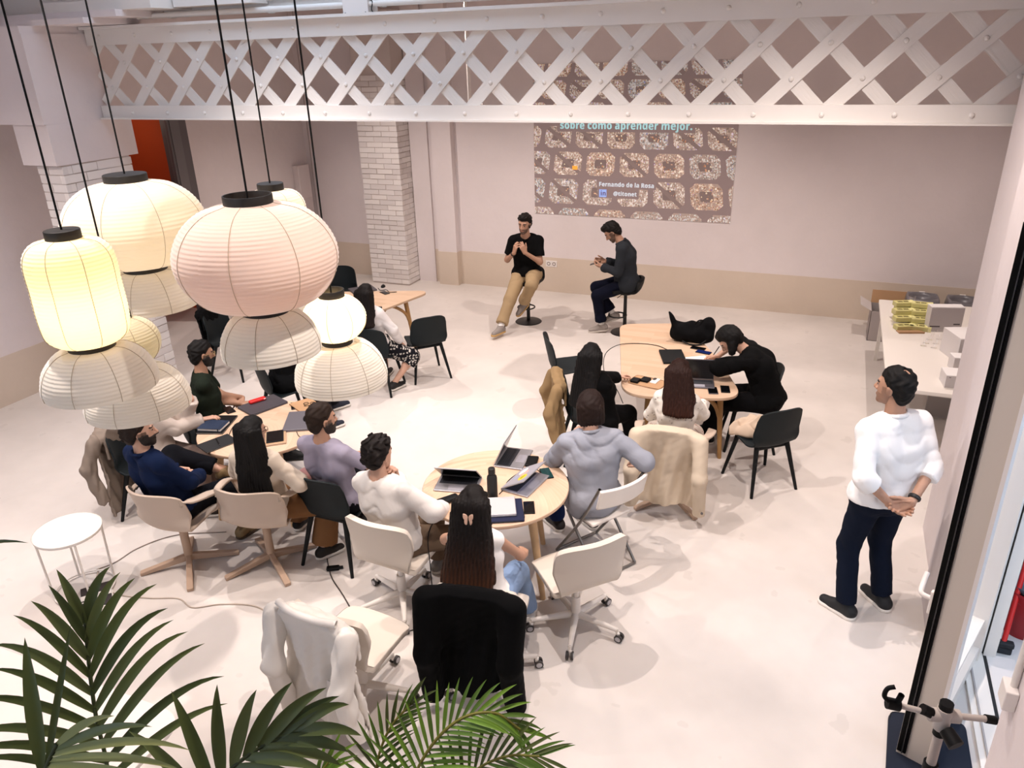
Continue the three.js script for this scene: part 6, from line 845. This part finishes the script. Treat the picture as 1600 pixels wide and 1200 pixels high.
{
  const t = softBag('cream_tote_bag', 'crumpled cream cloth bag lying on the seat of a dark chair', 'bag', [-0.37, 0.447, -6.33], 20, 0xc6b19c, [[[-0.14, 0.05, -0.02], [0.12, 0.06, 0.03], 0.06, 0.065], [[-0.08, 0.1, -0.05], [0.08, 0.1, -0.06], 0.04, 0.045], [[0.05, 0.05, 0.1], [0.14, 0.05, 0.02], 0.05, 0.04], [[-0.2, 0.035, 0.02], [-0.1, 0.04, 0.08], 0.03, 0.04]], { amp: 0.024 });
  part('strap', tube([[0.0, 0.13, 0.06], [0.06, 0.12, 0.13], [0.1, 0.05, 0.17], [0.02, 0.03, 0.16], [-0.05, 0.08, 0.12]], 0.008, 40, 6), clothMat(0xa38c76), t);
  const b = softBag('black_backpack', 'bulky black backpack standing on the right oak table', 'bag', [-1.19, TY, -7.68], 10, 0x08080a, [[[-0.14, 0.08, 0], [0.14, 0.07, 0.02], 0.085, 0.085], [[0.08, 0.12, -0.02], [0.15, 0.17, -0.02], 0.08, 0.085], [[-0.1, 0.14, -0.03], [-0.02, 0.16, -0.02], 0.06, 0.05], [[-0.15, 0.12, 0.02], [-0.25, 0.3, -0.02], 0.05, 0.012]], { amp: 0.008 });
  part('strap', tube([[-0.1, 0.03, 0.1], [-0.02, 0.012, 0.14], [0.08, 0.012, 0.13], [0.14, 0.05, 0.1]], 0.009, 30, 6), M.black, b); part('handle', tube([[0.02, 0.2, 0.02], [0.06, 0.24, 0.03], [0.1, 0.24, 0.02]], 0.008, 20, 6), M.black, b);
  const k = softBag('pink_scarf', 'dusty pink scarf bundled beside the woman in the cream blouse', 'scarf', [-3.42, 0.6, -4.1], 10, 0xa77d7b, [[[-0.07, 0.05, 0], [0.06, 0.05, 0.02], 0.06, 0.065], [[0.0, 0.08, -0.06], [0.08, 0.05, 0.08], 0.05, 0.04]], { amp: 0.012, part: 'wrap' });
  part('fringe', mg([-0.08, -0.05, -0.02, 0.01, 0.04].map((x) => tube([[x, 0.04, 0.07], [x + 0.01, 0.02, 0.1], [x, -0.05, 0.1]], 0.006, 10, 5))), clothMat(0xb58d8a), k);
}
// butterfly hair clip of the woman in front
{
  const { HC0, hL, hu, hf } = P10, c = HC0.clone().addScaledVector(hf, -0.125).addScaledVector(hu, -0.03), wing = (s) => { const sh = new THREE.Shape(); sh.moveTo(0, 0); sh.quadraticCurveTo(s * 0.012, 0.03, s * 0.032, 0.032); sh.quadraticCurveTo(s * 0.036, 0.008, s * 0.024, -0.002); sh.quadraticCurveTo(s * 0.03, -0.028, s * 0.016, -0.034); sh.quadraticCurveTo(s * 0.004, -0.03, 0, 0); return new THREE.ExtrudeGeometry(sh, { depth: 0.006, bevelEnabled: true, bevelSize: 0.002, bevelThickness: 0.002, bevelSegments: 1 }); };
  const t = part('hair_clip', bar([0, -0.03, 0.004], [0, 0.03, 0.004], 0.004), mat(0xcf9f86, 0.4), P10.root), q = new THREE.Quaternion().setFromRotationMatrix(new THREE.Matrix4().makeBasis(hL.clone().negate(), hu, hf.clone().negate()));
  t.position.copy(c.sub(V(P10.root.position.x, 0, P10.root.position.z))); t.quaternion.copy(q); for (const s of [-1, 1]) { const w = part('wing', wing(s), mat(0xe0b8a0, 0.35), t); w.rotation.y = s * -0.5; }
}

// ---------- palms in the foreground ----------
const leafMat = [mat(0x55632f, 0.5, { side: THREE.DoubleSide }), mat(0x626f3c, 0.5, { side: THREE.DoubleSide }), mat(0x47552a, 0.55, { side: THREE.DoubleSide })], leafPale = mat(0x939a5e, 0.6, { side: THREE.DoubleSide }), leafBright = [mat(0x6f962c, 0.5, { side: THREE.DoubleSide }), mat(0x5a7c2a, 0.55, { side: THREE.DoubleSide })];
function leaflet(base, dir, nrm, len, wid, droop, n = 12, curlSide = 0) {   // a folded, tapering, drooping blade
  const pos = [], idx = [], d = dir.clone().normalize(), side = d.clone().cross(nrm).normalize(), up = nrm.clone().normalize(); let p = base.clone(); const h = d.clone();
  for (let i = 0; i <= n; i++) {
    const t = i / n, w = wid * Math.pow(Math.sin(Math.PI * Math.min(1, 0.1 + 0.9 * t)), 0.75) * (1 - 0.25 * t) * (t > 0.96 ? 0.25 : 1), s = h.clone().cross(up).normalize(), f = w * 0.28;
    for (const [a, b] of [[-0.5, f], [0, 0], [0.5, f]]) { const q = p.clone().addScaledVector(s, a * w).addScaledVector(up, b * 0.7); pos.push(q.x, q.y, q.z); }
    h.addScaledVector(V(0, -1, 0), droop * (0.25 + 1.6 * t * t) / n).addScaledVector(side, curlSide / n).normalize(); p = p.clone().addScaledVector(h, len / n);
  }
  for (let i = 0; i < n; i++) for (let k = 0; k < 2; k++) { const a = i * 3 + k; idx.push(a, a + 1, a + 4, a, a + 4, a + 3); }
  const g = new THREE.BufferGeometry(); g.setAttribute('position', new THREE.Float32BufferAttribute(pos, 3)); g.setIndex(idx); g.computeVertexNormals(); return g;
}
function frond(plant, pts, nrm, o) {   // rachis points (plant space), facing normal; o: pairs, from, len, wid, ang, droop
  const c = new THREE.CatmullRomCurve3(pts.map((p) => V(...p)), false, 'centripetal'), fr = part('frond', tube(pts, o.r || 0.006, 40, 6), o.stem || mat(0x37401d, 0.6), plant), N = V(...nrm).normalize();
  for (let i = 0; i < o.pairs; i++) for (const s of [-1, 1]) {
    if (o.only && o.only !== s) continue;
    const q = i / (o.pairs - 1), t = lerp(o.from, 0.995, q), p = c.getPointAt(t), tan = c.getTangentAt(t), side = tan.clone().cross(N).normalize().multiplyScalar(s), a = lerp(o.ang[0], o.ang[1], q) * RAD * (1 + 0.08 * (rnd() - 0.5));
    const dir = tan.clone().multiplyScalar(Math.cos(a)).addScaledVector(side, Math.sin(a)).addScaledVector(N, (o.lift ?? 0.15) + 0.12 * (rnd() - 0.5)), L = o.len * (o.prof ? o.prof(q) : 1 - 0.45 * Math.pow(Math.abs(q - 0.35) / 0.65, 2)) * (0.92 + 0.16 * rnd()) * (s < 0 ? o.left ?? 1 : 1);
    part('leaflet', leaflet(p, dir, N, L, o.wid * (0.9 + 0.2 * rnd()), o.droop * (0.8 + 0.4 * rnd())), o.mats[Math.floor(rnd() * o.mats.length)], fr);
  }
  return fr;
}
function pot(t, r, h, m) { part('pot', lathe([[0, 0], [r * 0.78, 0], [r, h], [r * 0.92, h], [r * 0.9, h - 0.03], [0, h - 0.03]]), m, t); part('soil', disc(r * 0.9, h - 0.04, h - 0.025, 0.002, 40), mat(0x2a1d14, 1), t); }
{
  // kentia at the left: an upright frond seen full face and a nearer pale one
  const A = [-1.72, 0, -0.78], t = thing('kentia_palm', 'kentia palm with broad dark green fronds in the lower left foreground', 'palm', A), rel = (p) => [p[0] - A[0], p[1], p[2] - A[2]];
  pot(t, 0.2, 0.34, mat(0xcfc6bb, 0.7)); part('stem', tube([[0, 0.3, 0], [0.0, 0.8, 0.01], [0.02, 1.3, 0.02]], 0.02, 24, 8), mat(0x4a5224, 0.7), t);
  frond(t, [[0.02, 1.25, 0.02], [-0.0, 1.45, -0.12], rel([-1.79, 1.64, -1.03]), rel([-1.85, 1.80, -1.085]), rel([-1.895, 1.94, -1.14]), rel([-1.925, 2.05, -1.185])], [0.72, 0.42, 0.62], { pairs: 10, from: 0.5, len: 0.41, wid: 0.034, ang: [50, 14], droop: 1.5, lift: 0.3, mats: leafMat, prof: (q) => 1 - 0.5 * q * q, left: 0.92 });
  frond(t, [[0.02, 1.25, 0.02], rel([-1.68, 1.75, -0.74]), rel([-1.63, 1.99, -0.80]), rel([-1.60, 2.06, -0.83])], [0.5, 0.75, 0.45], { pairs: 6, from: 0.9, len: 0.4, wid: 0.024, ang: [78, 22], droop: 1.0, lift: 0.25, mats: [leafPale, leafMat[1], leafPale], only: 1 });
  part('leaflet', leaflet(V(...rel([-1.645, 1.985, -0.8])), V(-0.09, 0.3, -0.11), V(0.6, 0.4, 0.6), 0.33, 0.042, 0.2), leafMat[0], t); part('leaflet', leaflet(V(...rel([-1.63, 1.985, -0.8])), V(-0.03, 0.34, -0.2), V(0.6, 0.4, 0.6), 0.36, 0.02, 0.1), leafMat[2], t);
  part('leaflet', leaflet(V(...rel([-2.2, 2.32, -0.95])), V(0.2, 0.13, -0.05), V(0.4, 0.7, 0.5), 0.42, 0.02, 0.9), leafMat[2], t); part('leaflet', leaflet(V(...rel([-2.35, 2.42, -1.0])), V(0.25, 0.1, -0.1), V(0.4, 0.7, 0.5), 0.36, 0.018, 0.5), leafMat[2], t);
}
{
  const A = [-1.3, 0, -0.85], t = thing('kentia_palm', 'kentia palm whose broad frond rises at the bottom edge left of centre', 'palm', A), rel = (p) => [p[0] - A[0], p[1], p[2] - A[2]];
  pot(t, 0.2, 0.34, mat(0xcfc6bb, 0.7)); part('stem', tube([[0, 0.3, 0], [-0.02, 0.8, 0.0], [-0.05, 1.3, -0.05]], 0.02, 24, 8), mat(0x4a5224, 0.7), t);
  frond(t, [[-0.05, 1.25, -0.05], rel([-1.4, 1.6, -0.98]), rel([-1.38, 1.74, -1.06]), rel([-1.3, 1.83, -1.12]), rel([-1.2, 1.885, -1.19])], [0.5, 0.62, 0.6], { pairs: 9, from: 0.52, len: 0.3, wid: 0.04, ang: [55, 14], droop: 1.2, lift: 0.2, mats: leafMat, prof: (q) => 1 - 0.35 * q * q });
}
{
  const A = [-0.85, 0, -1.2], t = thing('areca_palm', 'areca palm with narrow bright green leaflets at the bottom edge', 'palm', A), rel = (p) => [p[0] - A[0], p[1], p[2] - A[2]];
  pot(t, 0.2, 0.36, mat(0x8f8478, 0.7)); for (const [x, z] of [[-0.05, 0], [0.04, 0.03], [0.0, -0.05]]) part('stem', tube([[x, 0.33, z], [x * 1.4, 0.8, z * 1.4], [x * 2, 1.25, z * 2]], 0.014, 20, 8), mat(0x66702c, 0.6), t);
  frond(t, [[-0.1, 1.2, 0], rel([-0.955, 1.55, -1.35]), rel([-0.9, 1.7, -1.44]), rel([-0.82, 1.775, -1.5]), rel([-0.74, 1.78, -1.54]), rel([-0.67, 1.72, -1.56])], [0.35, 0.75, 0.55], { r: 0.005, pairs: 22, from: 0.42, len: 0.2, wid: 0.014, ang: [62, 20], droop: 0.7, lift: 0.1, mats: leafBright, prof: (q) => 1 - 0.45 * q, stem: mat(0x7d7a2e, 0.6) });
  frond(t, [[0.08, 1.2, 0.03], rel([-0.84, 1.5, -1.33]), rel([-0.78, 1.62, -1.44]), rel([-0.69, 1.665, -1.5]), rel([-0.6, 1.66, -1.54])], [0.3, 0.75, 0.6], { r: 0.004, pairs: 19, from: 0.45, len: 0.21, wid: 0.013, ang: [66, 20], droop: 0.5, lift: 0.1, mats: [leafBright[1], leafMat[0]], prof: (q) => 1 - 0.4 * q, stem: mat(0x7d7a2e, 0.6) });
  frond(t, [[0.0, 1.2, -0.1], rel([-1.03, 1.48, -1.3]), rel([-1.06, 1.62, -1.36]), rel([-1.04, 1.72, -1.42]), rel([-0.99, 1.79, -1.47])], [0.4, 0.7, 0.6], { r: 0.004, pairs: 15, from: 0.45, len: 0.17, wid: 0.012, ang: [62, 15], droop: 0.6, lift: 0.1, mats: [leafBright[1], leafMat[0]], prof: (q) => 1 - 0.4 * q, stem: mat(0x7d7a2e, 0.6) });
  frond(t, [[-0.06, 1.2, 0.04], rel([-1.12, 1.5, -1.2]), rel([-1.2, 1.62, -1.22]), rel([-1.17, 1.68, -1.28])], [0.4, 0.7, 0.6], { r: 0.004, pairs: 13, from: 0.45, len: 0.18, wid: 0.012, ang: [62, 15], droop: 0.7, lift: 0.1, mats: leafBright, prof: (q) => 1 - 0.4 * q, stem: mat(0x7d7a2e, 0.6) });
}

scene.traverse((o) => { if (o.isMesh) { o.castShadow = true; o.receiveShadow = true; } });
renderer.render(scene, camera);
